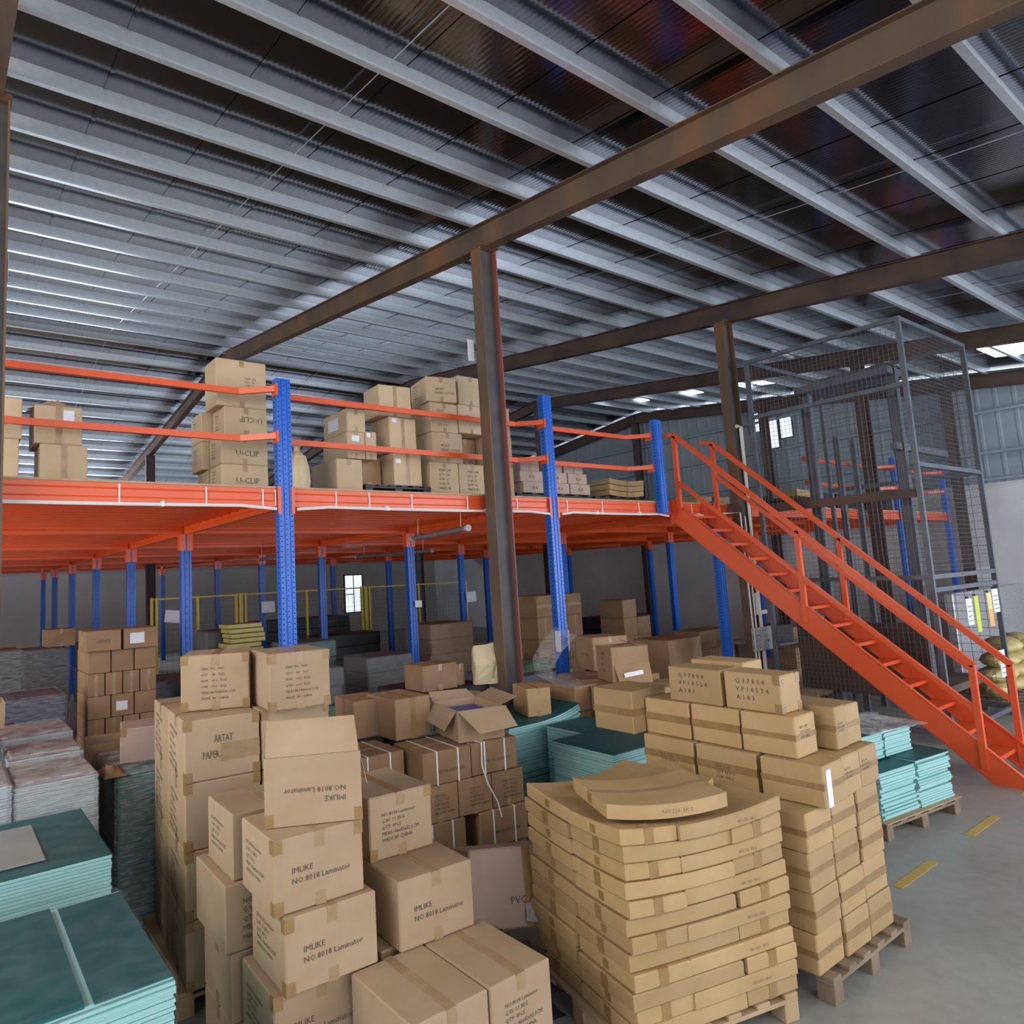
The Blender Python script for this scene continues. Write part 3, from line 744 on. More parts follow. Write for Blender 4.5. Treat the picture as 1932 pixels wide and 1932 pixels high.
for k, (z, h) in enumerate(((.141,.382), (.524,.382), (.907,.385), (1.293,.362))):
    tx = SIDE + ([] if k == 3 else [])
    yw = -4.8
    c_, s_ = math.cos(R(yw)), math.sin(R(yw))
    ps = ('lt','lb','rt','rb')
    c1 = carton(1.22, 4.28, z, yw, .455, .525, h-.002, '%s front carton of the tall column left of the pile%s' % (nm[k], ', large two-line print' if k == 3 else ''), g, texts=tx, patches=ps, tape='x')
    if k == 3:
        MB().box(.215,-.0014,.10,.455,-.0002,.205).build('wide_tape', M['tape_clear'], c1)
        for word, u_, v_ in (('ARTAT', .175, .215), ('PAPER', .105, .125)):
            o_ = put_text(c1, word, 'F', u_, v_, .062, .455, .525, h); o_.scale = (.58, 1, 1)
    carton(1.22 - s_*.53, 4.28 + c_*.53, z, yw, .455, .525, h-.002, '%s rear carton of the tall column at the left of the pile' % nm[k], g, texts=SIDE, tape='x')
    carton(1.22 + c_*.47, 4.28 + s_*.47, z, yw, .455, .525, h-.002, '%s carton beside the tall left column, behind the upturned box' % nm[k], g, tape='x', patches=('lt','rt'))
carton(1.292, 4.60, 1.657, -24, .43, .40, .352, 'taped carton with six printed lines, left one of the top pair', 'six-line cartons on top', texts=[(T_ITEM, 'F', .125, .255, .0215)], patches=('lb','rb','lt','rt'), tape='y')
carton(1.70, 4.13, 1.657, -7, .40, .447, .352, 'taped six-line printed carton with a lifted top flap, right of the top pair', 'six-line cartons on top', texts=[(T_ITEM, 'F', .105, .255, .0215)], patches=('lb','rb','lt','rt'), tape='y')

# strapped cartons behind the near pile
g = 'strapped cartons behind the near pile'
def strapped(x, y, z, yaw, w, d, h, label, text=True, straps=(.28, .72)):
    r = carton(x, y, z, yaw, w, d, h, label, g, m='kraft_brown', tape='left', texts=[('METAL FASTENER', 'F', w*.30, h*.35, .030)] if text else ())
    s = MB()
    for f in straps:
        c = w*f; q = .006; s.box(c-q,-.004,-.001,c+q,0,h+.003).box(c-q,0,h,c+q,d+.003,h+.003).box(c-q,d,0,c+q,d+.003,h)
    s.build('strap', M['strap'], r); return r
strapped(2.92, 4.26, .92, -5, .42, .46, .238, 'brown carton with two white straps, front middle of the strapped group')
strapped(3.345, 4.225, .925, -7, .42, .44, .238, 'brown carton with white straps under the open carton, at the right')
strapped(2.47, 4.50, .92, -3, .43, .46, .238, 'brown strapped carton at the left, behind the five-line carton', False)
hm = 'ITEM: 206\nQTY: 20 PCS\nG.W: 14 KG\nN.W: 13 KG\nMADE IN CHINA'
carton(2.90, 4.27, .655, -6, .31, .44, .262, 'end-on brown carton under the middle strapped one', g, 'kraft_brown', texts=[(hm, 'F', .10, .18, .024)], tape='front')
carton(3.215, 4.24, .655, -6, .30, .44, .262, 'end-on brown carton under the right strapped one, its left neighbour', g, 'kraft_brown', texts=[(hm, 'F', .10, .18, .024)], tape='front')
carton(3.52, 4.21, .655, -6, .30, .44, .262, 'end-on brown carton at the right edge of the strapped group', g, 'kraft_brown', texts=[(hm, 'F', .10, .18, .024)], tape='front')
carton(2.50, 4.50, .655, -3, .39, .44, .262, 'brown carton under the left strapped one', g, 'kraft_brown')
strapped(3.38, 4.21, .39, -7, .44, .42, .262, 'low strapped carton at the right, beneath the end-on cartons')
strapped(2.86, 4.27, .39, -6, .40, .42, .262, 'low strapped carton on the left, mostly hidden by the forward box', False)
carton(2.86, 4.27, .141, -6, .95, .46, .246, 'wide brown carton at the base of the strapped group', g, 'kraft_brown')
pallet(2.80, 4.30, -4, 1.1, .9, 'dark wooden pallet under the strapped cartons')
carton(2.50, 4.52, .141, -3, .36, .42, .51, 'tall brown carton at the base left of the strapped group', g, 'kraft_brown')
carton(2.99, 4.72, 1.163, -1, .34, .46, .318, 'brown box with a dark left side and taped pale front, on the strapped cartons', 'boxes on the strapped cartons', 'kraft_brown', tape='front', tapem='tape')
carton(2.78, 5.02, 1.163, -6, .30, .40, .30, 'smaller brown box half hidden left of the pale-fronted box', 'boxes on the strapped cartons', 'kraft_brown', tape='left', tapem='tape')
def open_carton(x, y, z, yaw, w, d, h, label, grp, m='kraft_pale', inside=None, flaps=()):
    r = thing('open_carton', label, 'box', (x, y, z), R(yaw), grp); t = .005; b = MB()
    b.rbox(0,0,0,w,t,h,.002); b.rbox(0,d-t,0,w,d,h,.002); b.rbox(0,t,0,t,d-t,h,.002); b.rbox(w-t,t,0,w,d-t,h,.002); b.box(t,t,0,w-t,d-t,t)
    b.build('body', M[m], r)
    for f in flaps: MB().quad(*f).build('flap', M[m], r)
    if inside: MB().rbox(.03,.03,t,w-.03,d-.03,h-.05,.01).build('wrapped_contents', M[inside], r)
    return r
w, d, h = .40, .50, .24
open_carton(3.29, 4.30, 1.165, -13, w, d, h, 'open carton with spread flaps and blue wrapping inside, on the strapped cartons', 'boxes on the strapped cartons', 'kraft_pale', 'blue_plastic',
    [((.0,-.002,h),(w+.02,-.002,h),(w+.03,-.16,h-.13),(.10,-.18,h-.15)), ((-.002,d-.02,h),(-.002,.02,h),(-.10,.05,h-.14),(-.11,d-.06,h-.12)),
     ((w,.05,h),(w,d,h),(w+.17,d+.02,h+.06),(w+.18,.10,h+.04)), ((0,d,h),(w,d,h),(w-.02,d+.13,h+.05),(.02,d+.12,h+.06))])
# loose string off the strapped cartons
tag(MB().tube([(3.42,4.30,1.168),(3.42,4.19,1.168),(3.41,4.185,1.0),(3.45,4.175,.86),(3.53,4.17,.72),(3.56,4.165,.60)], .006, 5).build('loose_string', M['strap']), 'loose white string hanging over the right-hand strapped cartons', 'string')

# brown box, paper bag and soft sheets behind
carton(4.36, 6.28, 1.192, 0, .47, .37, .28, 'plain brown box in front of a blue post, left of the paper bag', None, 'kraft_brown', tape='y')
carton(4.87, 6.36, 1.192, 4, .14, .28, .24, 'narrow brown box squeezed between the plain box and the paper bag', None, 'kraft_brown', tape='y')
def paper_bag():
    r = thing('paper_bag', 'crumpled tan paper sack standing against the middle steel column', 'bag', (5.03, 6.22, 1.192), R(-22))
    V = []; n = 20; lv = 9; rr = random.Random(3)
    for k in range(lv):
        t = k/(lv-1); zz = .44*t
        for i in range(n):
            a = 2*math.pi*i/n; sx = math.copysign(abs(math.cos(a))**.45, math.cos(a)); sy = math.copysign(abs(math.sin(a))**.45, math.sin(a))
            ww = .15*(1-.06*t); dd = .075*(1-.85*max(0, t-.55)/.45)
            V.append((.16+ww*sx*(1+.05*rr.uniform(-1,1)), .08+dd*sy*(1+.12*rr.uniform(-1,1)), zz + .012*rr.uniform(-1,1)*(k > 0) + (.02*math.cos(a) if k == lv-1 else 0)))
    F = [(k*n+i, k*n+(i+1) % n, (k+1)*n+(i+1) % n, (k+1)*n+i) for k in range(lv-1) for i in range(n)] + [tuple(range(n))[::-1], tuple(range((lv-1)*n, lv*n))]
    MB().add(V, F).build('sack', M['bag_paper'], r)
    o = link('printed_text', text_mesh('MOVING', .045), M['green_cloth'], r, (.24, -.004, .06), (R(90), R(-80), 0)); 
paper_bag()
def soft_pile(name, x, y, z, w, d, label, m, seed, lift=.06, thick=.05, cat='cloth', yaw=0):
    rr = random.Random(seed); n = 10; V = []
    for top in (1, 0):
        for j in range(n+1):
            for i in range(n+1):
                u, v = i/n, j/n
                e = min(u, 1-u, v, 1-v)*5; e = min(1, e)
                zz = (lift*math.sin(u*3.1+seed)*math.cos(v*2.7+seed*.7)*e + rr.uniform(-.008, .008)+thick*e) if top else 0
                V.append((w*(u+.02*rr.uniform(-1,1)), d*(v+.02*rr.uniform(-1,1)), max(zz, .006) if top else 0))
    N1 = (n+1)**2; F = []
    for j in range(n):
        for i in range(n):
            a = j*(n+1)+i; F.append((a, a+1, a+n+2, a+n+1)); F.append((N1+a+n+1, N1+a+n+2, N1+a+1, N1+a))
    bd = [i for i in range(n+1)] + [(j+1)*(n+1)-1 for j in range(1, n+1)] + [n*(n+1)+i for i in range(n-1, -1, -1)] + [j*(n+1) for j in range(n-1, 0, -1)]
    for a, b_ in zip(bd, bd[1:]+bd[:1]): F.append((N1+a, N1+b_, b_, a))
    o = MB().add(V, F).build(name, M[m], None, (x, y, z), (0, 0, R(yaw)), smooth=True)
    return tag(o, label, cat)
def base_stack(x, y, z0, z1, w, d, label, m, cat='stack', name='wrapped_load', yaw=0, wrap=True, layers=6, top=None, slack=.01):
    """a pallet load: stacked layers, optional film"""
    r = thing(name, label, cat, (x, y, z0), R(yaw)); rr = random.Random(int(x*97+y*31)); hh = (z1-z0)/layers
    for k in range(layers):
        a, b_ = rr.uniform(0, slack), rr.uniform(0, slack)
        MB().rbox(a, b_, k*hh, w-slack+a, d-slack+b_, (k+1)*hh-.003, .012).build('layer', M[(top if (top and k == layers-1) else m)], r)
    if wrap:
        H_ = z1-z0
        MB().rbox(-.008,-.008,.0,w+.008,d+.008,H_+.006,.03).build('stretch_film', M['film_mid'], r)
    return r
base_stack(4.28, 6.20, 0, 1.19, 1.0, .95, 'dark load left of the middle column that carries the brown box and paper sack', 'dark_goods', wrap=False, slack=.03)
base_stack(3.45, 5.25, 0, 1.20, 1.0, .88, 'dark load right behind the strapped cartons under the loose sheets', 'dark_goods', wrap=False, slack=.03)
soft_pile('folded_cloth', 2.90, 5.62, 1.10, .52, .9, 'grey-green folded cloth behind the two small brown boxes', 'green_cloth', 2)
base_stack(2.90, 5.60, 0, 1.10, .53, .95, 'low grey load under the grey-green cloth', 'grey_cloth', wrap=False)
soft_pile('cardboard_sheet', 3.48, 5.32, 1.205, .62, .62, 'dark grey sheet lying behind the open carton', 'grey_cloth', 5, .03, .03, 'sheet', yaw=-8)
soft_pile('cardboard_sheet', 4.02, 5.40, 1.205, .62, .62, 'brown torn cardboard lying in front of the paper sack', 'kraft_brown', 8, .03, .03, 'sheet', yaw=-12)

# tilted lilac carton and black rubber in the gap
r = thing('carton', 'dusty pinkish-grey carton leaning in the gap left of the sagging pile', 'box', (2.60, 3.36, .36), R(-14))
r.rotation_euler = (R(-14), R(6), R(-14))
MB().rbox(0,0,0,.62,.24,.44,.01).build('body', M['kraft_pink'], r); MB().box(.36,-.0012,0,.42,0,.44).build('tape', M['tape'], r)
put_text(r, 'PVC', 'F', .26, .13, .06, .62, .24, .44)
MB().quad((.34,-.03,.04),(.56,-.05,.0),(.55,-.012,.15),(.36,-.006,.13)).build('foil_scrap', M['lamp_grey'], r)
for k in range(5):
    x0, y0, z0 = [(2.48,3.02,.0), (2.52,2.98,.11), (2.46,3.06,.22), (2.55,2.93,.31), (2.50,3.10,.36)][k]
    soft_pile('rubber_sheet', x0, y0, z0, .42-.03*k, .50-.03*k, ['lowest', 'second', 'third', 'fourth', 'uppermost'][k] + ' black rubber sheet heaped in the gap beside the sagging pile', 'black_rubber', 11+k, .035, .05, 'sheet', yaw=-10+9*k)

# ---------------------------------------------------------------- sagging pile of flat cartons
def sag_pile():
    W_, D_, NL, h = 1.07, .93, 12, .0835
    x0, y0, yw = 2.79, 2.37, -13.3
    pallet(x0-.02, y0+.01, yw, 1.08, .94, 'tan wooden pallet under the sagging pile of flat cartons', 'pallet_tan')
    c_, s_ = math.cos(R(yw)), math.sin(R(yw)); rr = random.Random(5)
    def sag(u, v, L_):
        a, b_ = 2*u/W_-1, 2*v/D_-1
        return .046*(L_/(NL-1))**1.3*(a*a+b_*b_*.7-1.45)
    def zo(u, v, L_): return sag(u, v, L_)
    ords = ['topmost', 'second', 'third', 'fourth', 'fifth', 'sixth', 'seventh', 'eighth', 'ninth', 'tenth', 'eleventh', 'lowest']
    for L_ in range(NL):
        wa = .36
        if (NL-1-L_) % 2 == 0: cells = [(0, wa, 0, 1), (0, wa, 1, 2), (wa, W_, 0, 1), (wa, W_, 1, 2)]
        else: cells = [(0, W_-wa, 0, 1), (0, W_-wa, 1, 2), (W_-wa, W_, 0, 1), (W_-wa, W_, 1, 2)]
        for ci, (u0, u1, q0, q1) in enumerate(cells):
            v0, v1 = q0*D_/2, q1*D_/2; jx, jy = rr.uniform(-.012, .012), rr.uniform(-.012, .012)
            g_ = .0035; u0 += g_; u1 -= g_; v0 += g_; v1 -= g_
            nu, nv = 6, 4; V = []; F = []
            zb = .142 + L_*h; bev = .007
            rings = [(bev, 0), (0, bev), (0, h-bev-.002), (bev, h-.002)]
            # surface as stacked loops around + grids top and bottom
            def P(i, j, ins, dz_):
                u = u0 + (u1-u0)*i/nu; v = v0 + (v1-v0)*j/nv
                u = min(max(u, u0+ins), u1-ins); v = min(max(v, v0+ins), v1-ins)
                bul = 0
                return (u+jx, v+jy, dz_ + zo(u, v, L_ if dz_ > h/2 else max(L_-1, 0)) )
            idx = {}
            for side, ins, dz_ in ((0, bev, 0), (3, bev, h-.003)):
                for j in range(nv+1):
                    for i in range(nu+1): idx[side, i, j] = len(V); V.append(P(i, j, ins, dz_))
            bd = [(i, 0) for i in range(nu+1)] + [(nu, j) for j in range(1, nv+1)] + [(i, nv) for i in range(nu-1, -1, -1)] + [(0, j) for j in range(nv-1, 0, -1)]
            for side, dz_ in ((1, bev), (2, h-.003-bev)):
                for (i, j) in bd: idx[side, i, j] = len(V); V.append(P(i, j, 0, dz_))
            for j in range(nv):
                for i in range(nu):
                    F.append((idx[3,i,j], idx[3,i+1,j], idx[3,i+1,j+1], idx[3,i,j+1])); F.append((idx[0,i,j+1], idx[0,i+1,j+1], idx[0,i+1,j], idx[0,i,j]))
            for (a, b_) in zip(bd, bd[1:]+bd[:1]):
                for s0, s1 in ((0,1),(1,2),(2,3)): F.append((idx[(s0,)+a], idx[(s0,)+b_], idx[(s1,)+b_], idx[(s1,)+a]))
            where = ['front left', 'back left', 'front right', 'back right'][ci]
            lab = '%s flat carton from the top of the sagging pile, %s' % (ords[NL-1-L_], where)
            if L_ == NL-1: lab = 'flat carton in the top layer of the sagging pile, %s' % where
            r = thing('flat_carton', lab, 'box', (x0, y0, zb), R(yw), 'flat cartons of the sagging pile')
            MB().add(V, F).build('body', M['kraft_yellow'], r)
            # tape ends on the outer faces
            t = MB(); mu, mv = (u0+u1)/2+jx, (v0+v1)/2+jy; e = .0015; tw = .028
            short = (u1-u0) < .5
            if v0 < .1 and short: t.box(mu-tw, v0+jy-e, .004+sag(mu, v0, L_), mu+tw, v0+jy, h-.003+sag(mu, v0, L_)); t.box(mu-tw, v0+jy, h-.004+sag(mu, v0, L_), mu+tw, v0+jy+.06, h-.001+sag(mu, v0, L_))
            if u0 < .1 and not short: t.box(u0+jx-e, mv-tw, .004+sag(u0, mv, L_), u0+jx, mv+tw, h-.006+sag(u0, mv, L_))
            if u0 < .1 and short: MB().box(u0+jx-e, mv-tw*.8, .02+sag(u0, mv, L_), u0+jx, mv+tw*.8, h-.02+sag(u0, mv, L_)).build('tape', M['tape'], r)
            if u1 > W_-.1 and v0 < .1 and not short:
                m_ = text_mesh('NO.320  5KG', .022); o = link('printed_text', m_, M['ink_faint'], r, (u0+(u1-u0)*.55, v0+jy-.0012, .03+sag(mu, v0, L_)), (R(90), 0, 0))
            if t.v: t.build('tape', M['tape'], r)
    # glossy tape wrapped round the second layer's front corner
    top = .142 + NL*h
    def flat(x, y, z, yaw, w, d, label, tx):
        r = thing('flat_carton', label, 'box', (x, y, z), R(yaw), 'loose flat cartons on the sagging pile'); n = 8; V = []; h_ = .072
        for zz in (0, h_):
            for j in (0, 1):
                for i in range(n+1):
                    u = i/n; V.append((w*u, d*j, zz + .03*(2*u-1)**2))
        N1 = n+1; F = []
        for i in range(n):
            F += [(i+1, i, N1+i, N1+i+1), (2*N1+i, 2*N1+i+1, 3*N1+i+1, 3*N1+i), (i, i+1, 2*N1+i+1, 2*N1+i), (N1+i+1, N1+i, 3*N1+i, 3*N1+i+1)]
        F += [(0, 2*N1, 3*N1, N1), (n, N1+n, 3*N1+n, 2*N1+n)]
        MB().add(V, F).build('body', M['kraft_yellow'], r)
        MB().box(-.0015, d/2-.03, .04, 0, d/2+.03, .095).build('tape', M['tape'], r)
        s = MB()
        for i in range(n):
            ua, ub = i/n, (i+1)/n; s.quad((w*ua, d*.46, h_+.03*(2*ua-1)**2+.0005), (w*ub, d*.46, h_+.03*(2*ub-1)**2+.0005), (w*ub, d*.56, h_+.03*(2*ub-1)**2+.0005), (w*ua, d*.56, h_+.03*(2*ua-1)**2+.0005), .001)
        s.build('top_tape', M['tape_clear'], r)
        if tx: link('printed_text', text_mesh('NO.320  5KG', .03), M['ink_faint'], r, (w*.45, -.001, .024), (R(90), 0, 0))
    flat(3.24, 2.44, top-.060, 4, .52, .62, 'loose flat carton lying under the top one, at the back of the sagging pile', False)
    flat(2.845, 2.50, top-.012, -27, .67, .46, 'single flat carton lying loose on the very top of the sagging pile', True)
sag_pile()

# ---------------------------------------------------------------- brick-like carton pile on the right
g = 'taped cartons of the right-hand pile'
pallet(4.07, 2.06, 0, 1.02, 1.3, 'weathered wooden pallet under the right-hand carton pile')
lay = ['lowest', 'second-lowest', 'third', 'fourth']; rrD = random.Random(21)
SM = 'NO. S-40\nQTY 60 PCS\nG.W 13KG'
for L_ in range(4):
    z = .141 + L_*.2155
    for i, (xa, xb) in enumerate(((4.04, 4.345), (4.355, 4.665), (4.675, 4.985))):
        for j in range(3):
            if j == 1 and i == 1: continue
            ya = 2.11 + j*.395
            dx, dy = rrD.uniform(-.008, .008), rrD.uniform(-.008, .008)
            col_ = ['left', 'middle', 'right'][i]; rw = ['front', 'middle', 'rear'][j]
            carton(xa+dx, ya+dy, z, rrD.uniform(-1, 1), xb-xa-.006, .375, .213, '%s layer of the right-hand pile, %s carton in its %s row' % (lay[L_], col_, rw), g, 'kraft_yellow', tape='band', tapem='tape')
big = 'Q 3 7 8 0 4\nV P 1 8 5 2 4\nA 1 8 3'
# upper, set-back layers: (x, y, z, w, d, h, label, texts)
def D(x, y, z, w, d, h, label, tx=(), tape='band', **k):
    carton(x, y, z, k.pop('yaw', rrD.uniform(-1.2, 1.2)), w, d, h, label, g, 'kraft_yellow', tape=tape, tapem='tape', texts=tx, **k)
D(4.20, 2.06, 1.005, .27, .37, .235, 'taped carton at the front corner with a white paper strip, above the plain lower stack', paper=('F', .03, .0, .06, .21))
D(4.20, 2.46, 1.005, .36, .42, .235, 'printed carton second along the row above the lower stack', [(SM, 'L', .14, .11, .026)])
D(4.20, 2.90, 1.005, .36, .40, .235, 'printed carton third along the row above the lower stack', [(SM, 'L', .14, .11, .026)])
D(4.48, 2.08, 1.005, .24, .37, .232, 'end-on carton right of the one with the white paper strip', [(SM, 'F', .03, .15, .02)])
D(4.73, 2.09, 1.005, .26, .37, .232, 'rightmost end-on carton of the fifth layer', [(SM, 'F', .03, .15, .02)])
D(4.57, 2.50, 1.005, .42, .78, .234, 'large carton behind the fifth-layer row')
D(4.25, 2.22, 1.243, .26, .34, .245, 'pale taped carton at the front corner of the sixth layer', [(SM, 'F', .06, .17, .024)])
D(4.25, 2.575, 1.243, .35, .35, .245, 'pale taped carton in the middle of the sixth layer')
D(4.25, 2.94, 1.243, .35, .36, .245, 'pale taped carton third along the sixth layer')
D(4.12, 3.31, 1.243, .40, .36, .30, 'larger brown carton with a torn top at the far left end of the sixth layer', tape='band')
D(4.61, 2.15, 1.243, .15, .40, .26, 'end-on carton right of the sixth-layer corner box', [(SM, 'F', .02, .15, .018)])
D(4.77, 2.16, 1.243, .19, .40, .25, 'narrow end-on carton at the far right of the sixth layer')
D(4.28, 2.30, 1.490, .235, .375, .235, 'carton with rows of printed characters, right one of the two topmost', [(big, 'L', .08, .170, .042)], tape=None, patches=('lb', 'lt', 'rt', 'rb'), film_=True)
D(4.28, 2.70, 1.490, .235, .40, .235, 'carton with rows of printed characters, left one of the two topmost', [(big, 'L', .08, .170, .042)], tape=None)
D(4.60, 2.72, 1.505, .26, .40, .235, 'plain carton behind the right one of the two topmost')

# ---------------------------------------------------------------- teal sheet stacks
def sheet_stack(x, y, z0, z1, w, d, yaw, label, edge='teal_edge', top='teal_sheet', curl=0., n=46, wrap=None, cat='stack', seed=1, jag=.006, tops=None, name='sheet_stack'):
    r = thing(name, label, cat, (x, y, z0), R(yaw)); rr = random.Random(seed); H_ = z1-z0; b = MB(); nx = 8
    for k in range(n):
        za, zb_ = H_*k/n, H_*(k+.86)/n
        a, c_, e, f_ = [rr.uniform(0, jag) for _ in range(4)]
        if rr.random() < .12: a += jag; c_ += jag
        if curl:
            V = []; 
            for zz in (za, zb_):
                for yy in (c_, d-f_):
                    for i in range(nx+1):
                        u = i/nx; V.append((a+(w-a-e)*u, yy, zz + curl*(k/n)**2*(max(0, u-.35)/.65)**2))
            N1 = nx+1; F = []
            for i in range(nx): F += [(i, i+1, 2*N1+i+1, 2*N1+i), (N1+i+1, N1+i, 3*N1+i, 3*N1+i+1), (2*N1+i, 2*N1+i+1, 3*N1+i+1, 3*N1+i), (i+1, i, N1+i, N1+i+1)]
            F += [(0, 2*N1, 3*N1, N1), (nx, N1+nx, 3*N1+nx, 2*N1+nx)]
            b.add(V, F)
        else: b.box(a, c_, za, w-e, d-f_, zb_)
    o = b.build('sheet_edges', M[edge], r); o['kind'] = 'stuff'
    if tops is None: tops = [(0, 0, w, d, .004)]
    for (tx0, ty0, tx1, ty1, th) in tops:
        t = MB()
        if curl:
            for i in range(nx):
                ua, ub = i/nx, (i+1)/nx; fz = lambda u: H_ + curl*(max(0, u-.35)/.65)**2
                t.quad((w*ua, 0, fz(ua)), (w*ub, 0, fz(ub)), (w*ub, d, fz(ub)), (w*ua, d, fz(ua)), .003)
        else: t.rbox(tx0, ty0, H_, tx1, ty1, H_+th, .0015)
        t.build('top_sheet', M[top], r)
    if wrap:
        MB().rbox(-.01, -.01, 0, w+.01, d+.01, H_+.025, .035).build('stretch_film', M[wrap], r)
    return r
pallet(-.42, 2.72, 0, 1.15, .95, 'pallet under the nearest teal sheet stack', 'pallet_tan')
sheet_stack(-.42, 2.72, .14, 1.05, 1.16, .93, 0, 'film-wrapped stack of teal sheets filling the bottom left corner', wrap='film', tops=[(0, .01, .86, .90, .016), (.89, .01, 1.15, .90, .004)], n=64, seed=3, jag=.013)
pallet(-.32, 4.00, 0, 1.08, .95, 'pallet under the second teal sheet stack', 'pallet_tan')
r = sheet_stack(-.32, 4.00, .14, 1.10, 1.09, .95, 0, 'film-wrapped stack of teal sheets behind the nearest one, a grey board on top', wrap='film', n=56, seed=4)
MB().rbox(.20, .12, .972, .80, .78, .978, .002).build('grey_board', mat('board_grey', (.25,.26,.25), (.29,.30,.29), 3, .6), r)
for k, (ya, yb, z1, xa) in enumerate(((5.05, 5.72, 1.30, .89), (5.74, 6.36, 1.33, .91), (6.38, 7.0, 1.37, .93))):
    rw = ['front', 'middle', 'rear'][k]; xl = .43 if k == 1 else -.22
    pallet(xl, ya+.01, 0, xa-xl, yb-ya-.02, 'dark pallet under the %s row of wrapped grey sheet stacks' % rw, 'pallet_wood', nb=5)
    if k != 1: sheet_stack(xl, ya, .142, z1, .62, yb-ya, 0, 'wrapped stack of grey-violet sheets at the left, %s row, left half' % rw, 'grey_edge', 'grey_sheet', wrap='film_thick', n=80, seed=20+k, jag=.004)
    x2 = .41 if k != 1 else .43
    sheet_stack(x2, ya+.02, .142, z1-.03, xa-x2, yb-ya-.02, 0, 'wrapped stack of grey-violet sheets at the left, %s row, right half' % rw, 'grey_edge', 'grey_sheet', wrap='film_thick', n=80, seed=30+k, jag=.004)
# teal stack wrapped in slack film between the grey stacks and the carton column
sheet_stack(1.08, 5.46, .0, 1.12, .46, .85, 0, 'slackly wrapped teal stack in the narrow gap left of the tall carton column', 'teal_dark', 'teal_sheet', wrap='film_thick', n=60, seed=8)
soft_pile('cardboard_scrap', .99, 5.42, 1.135, .16, .3, 'torn brown cardboard scrap hanging on the slackly wrapped stack', 'kraft_brown', 4, .04, .04, 'scrap')
carton(1.16, 5.75, 1.143, -12, .40, .36, .26, 'pinkish taped carton beside the tall column, on the slackly wrapped stack', None, 'kraft_pink', tape=None, patches=('lt',))
open_carton(1.02, 6.45, .93, -10, .62, .42, .26, 'shallow open brown carton behind the pinkish one', None, 'kraft_brown')
base_stack(1.0, 6.40, 0, .93, .66, .55, 'dark load that carries the shallow open brown carton', 'dark_goods', wrap=False)
open_carton(-.2, 7.35, 1.24, 0, .72, .40, .27, 'open tan carton at the left edge on the grey stacks', None, 'kraft_pale')
base_stack(-.3, 7.2, 0, 1.235, .95, .8, 'dark wrapped load at the left under the open tan carton', 'navy_goods')

# teal stacks in the middle of the floor
pallet(4.50, 5.10, 0, 1.04, .78, 'pallet under the curling teal stack in the middle')
sheet_stack(4.52, 5.12, .14, .95, 1.02, .76, 0, 'tall stack of teal sheets curling up at its right end, below the small box', curl=.10, n=44, seed=5, jag=.02)
pallet(4.42, 3.78, 0, 1.1, .74, 'pallet under the teal stack between the strapped cartons and the right-hand pile')
sheet_stack(4.45, 3.80, .14, .95, 1.05, .70, -2, 'stack of teal sheets with a curved loose top sheet, between the piles', n=44, seed=6, jag=.014, tops=[(0,0,1.05,.70,.005),(.06,.0,1.05,.56,.010)])
sheet_stack(4.95, 4.56, .0, .93, .56, .48, 0, 'flat teal stack lying just behind the curved one', n=30, seed=7)
carton(4.98, 5.32, .962, -22, .26, .42, .285, 'small upright taped box standing on the curling teal stack', None, 'kraft_yellow', tape='y')
# teal pallet right of the carton pile
pE = pallet(6.70, 2.80, -7, 1.22, 1.0, 'wooden pallet with a pale board under the teal stacks beside the stairs')
for i in range(2):
    for j in range(2):
        lab = ['front left', 'front right', 'rear left', 'rear right'][i+2*j]
        sheet_stack(6.73+i*.595+.055*j, 2.82+j*.47-.073*i, .152, .55 + .012*i, .585, .45, -7, 'teal sheet ream on the pallet by the stair foot, %s of the lower four' % lab, n=20, seed=40+i+2*j, jag=.022)
MB().rbox(-.02,-.02,.141,1.23,.97,.151,.003).build('board', M['pallet_tan'], pE)
for i in range(2):
    sheet_stack(6.80+i*.47, 3.02-.058*i, .572, .80, .455, .50, -7, 'small teal ream on top of the four by the stair foot, %s' % ['left', 'right'][i], n=12, seed=50+i, jag=.018)
o = soft_pile('clear_film', 7.0, 2.95, .81, .85, .55, 'crumpled clear film lying on the teal reams by the stairs', 'film_thick', 9, .05, .04, 'plastic film', yaw=-10)

# long brown cartons and the two torn boxes behind the middle teal stacks
g = 'long brown cartons in the middle'
carton(5.63, 4.72, .93, -20, .95, .5, .26, 'long flat brown carton lying right of the curling teal stack', g, 'kraft_brown', tape='left')
carton(5.585, 5.22, .93, 0, .36, .66, .265, 'long brown carton lying behind the small upright box, left of the torn boxes', g, 'kraft_brown', tape='left')
carton(5.595, 5.23, .0, 0, .34, .64, .925, 'tall brown carton standing behind the small upright box', g, 'kraft_brown', tape=None)
carton(5.64, 4.72, .0, -20, .93, .48, .925, 'tall brown carton standing under the long flat one', g, 'kraft_brown', tape=None)
carton(5.97, 5.46, .695, -20, 1.0, .62, .505, 'wide brown carton that carries the two torn boxes', g, 'kraft_brown', tape='left')
carton(5.99, 5.46, .0, -20, 1.0, .62, .69, 'wide brown carton at the base of the middle group', g, 'kraft_brown')
carton(6.55, 5.78, 1.205, -17, .50, .42, .40, 'rear brown carton with small print under thin plastic, near the blue post', g, 'kraft_brown', texts=[('CUTTER', 'L', .14, .17, .045)])
w, d, h = .44, .38, .37
r = open_carton(6.02, 5.06, 1.205, -24, w, d, h, 'torn half-open carton with bulging taped front and a white sticker', g, 'kraft_brown', None,
    [((0,.0,h),(w,0,h),(w-.03,.16,h+.03),(.03,.16,h-.03)), ((w,0,h),(w,d,h),(w-.16,d-.02,h+.04),(w-.15,.02,h+.02))])
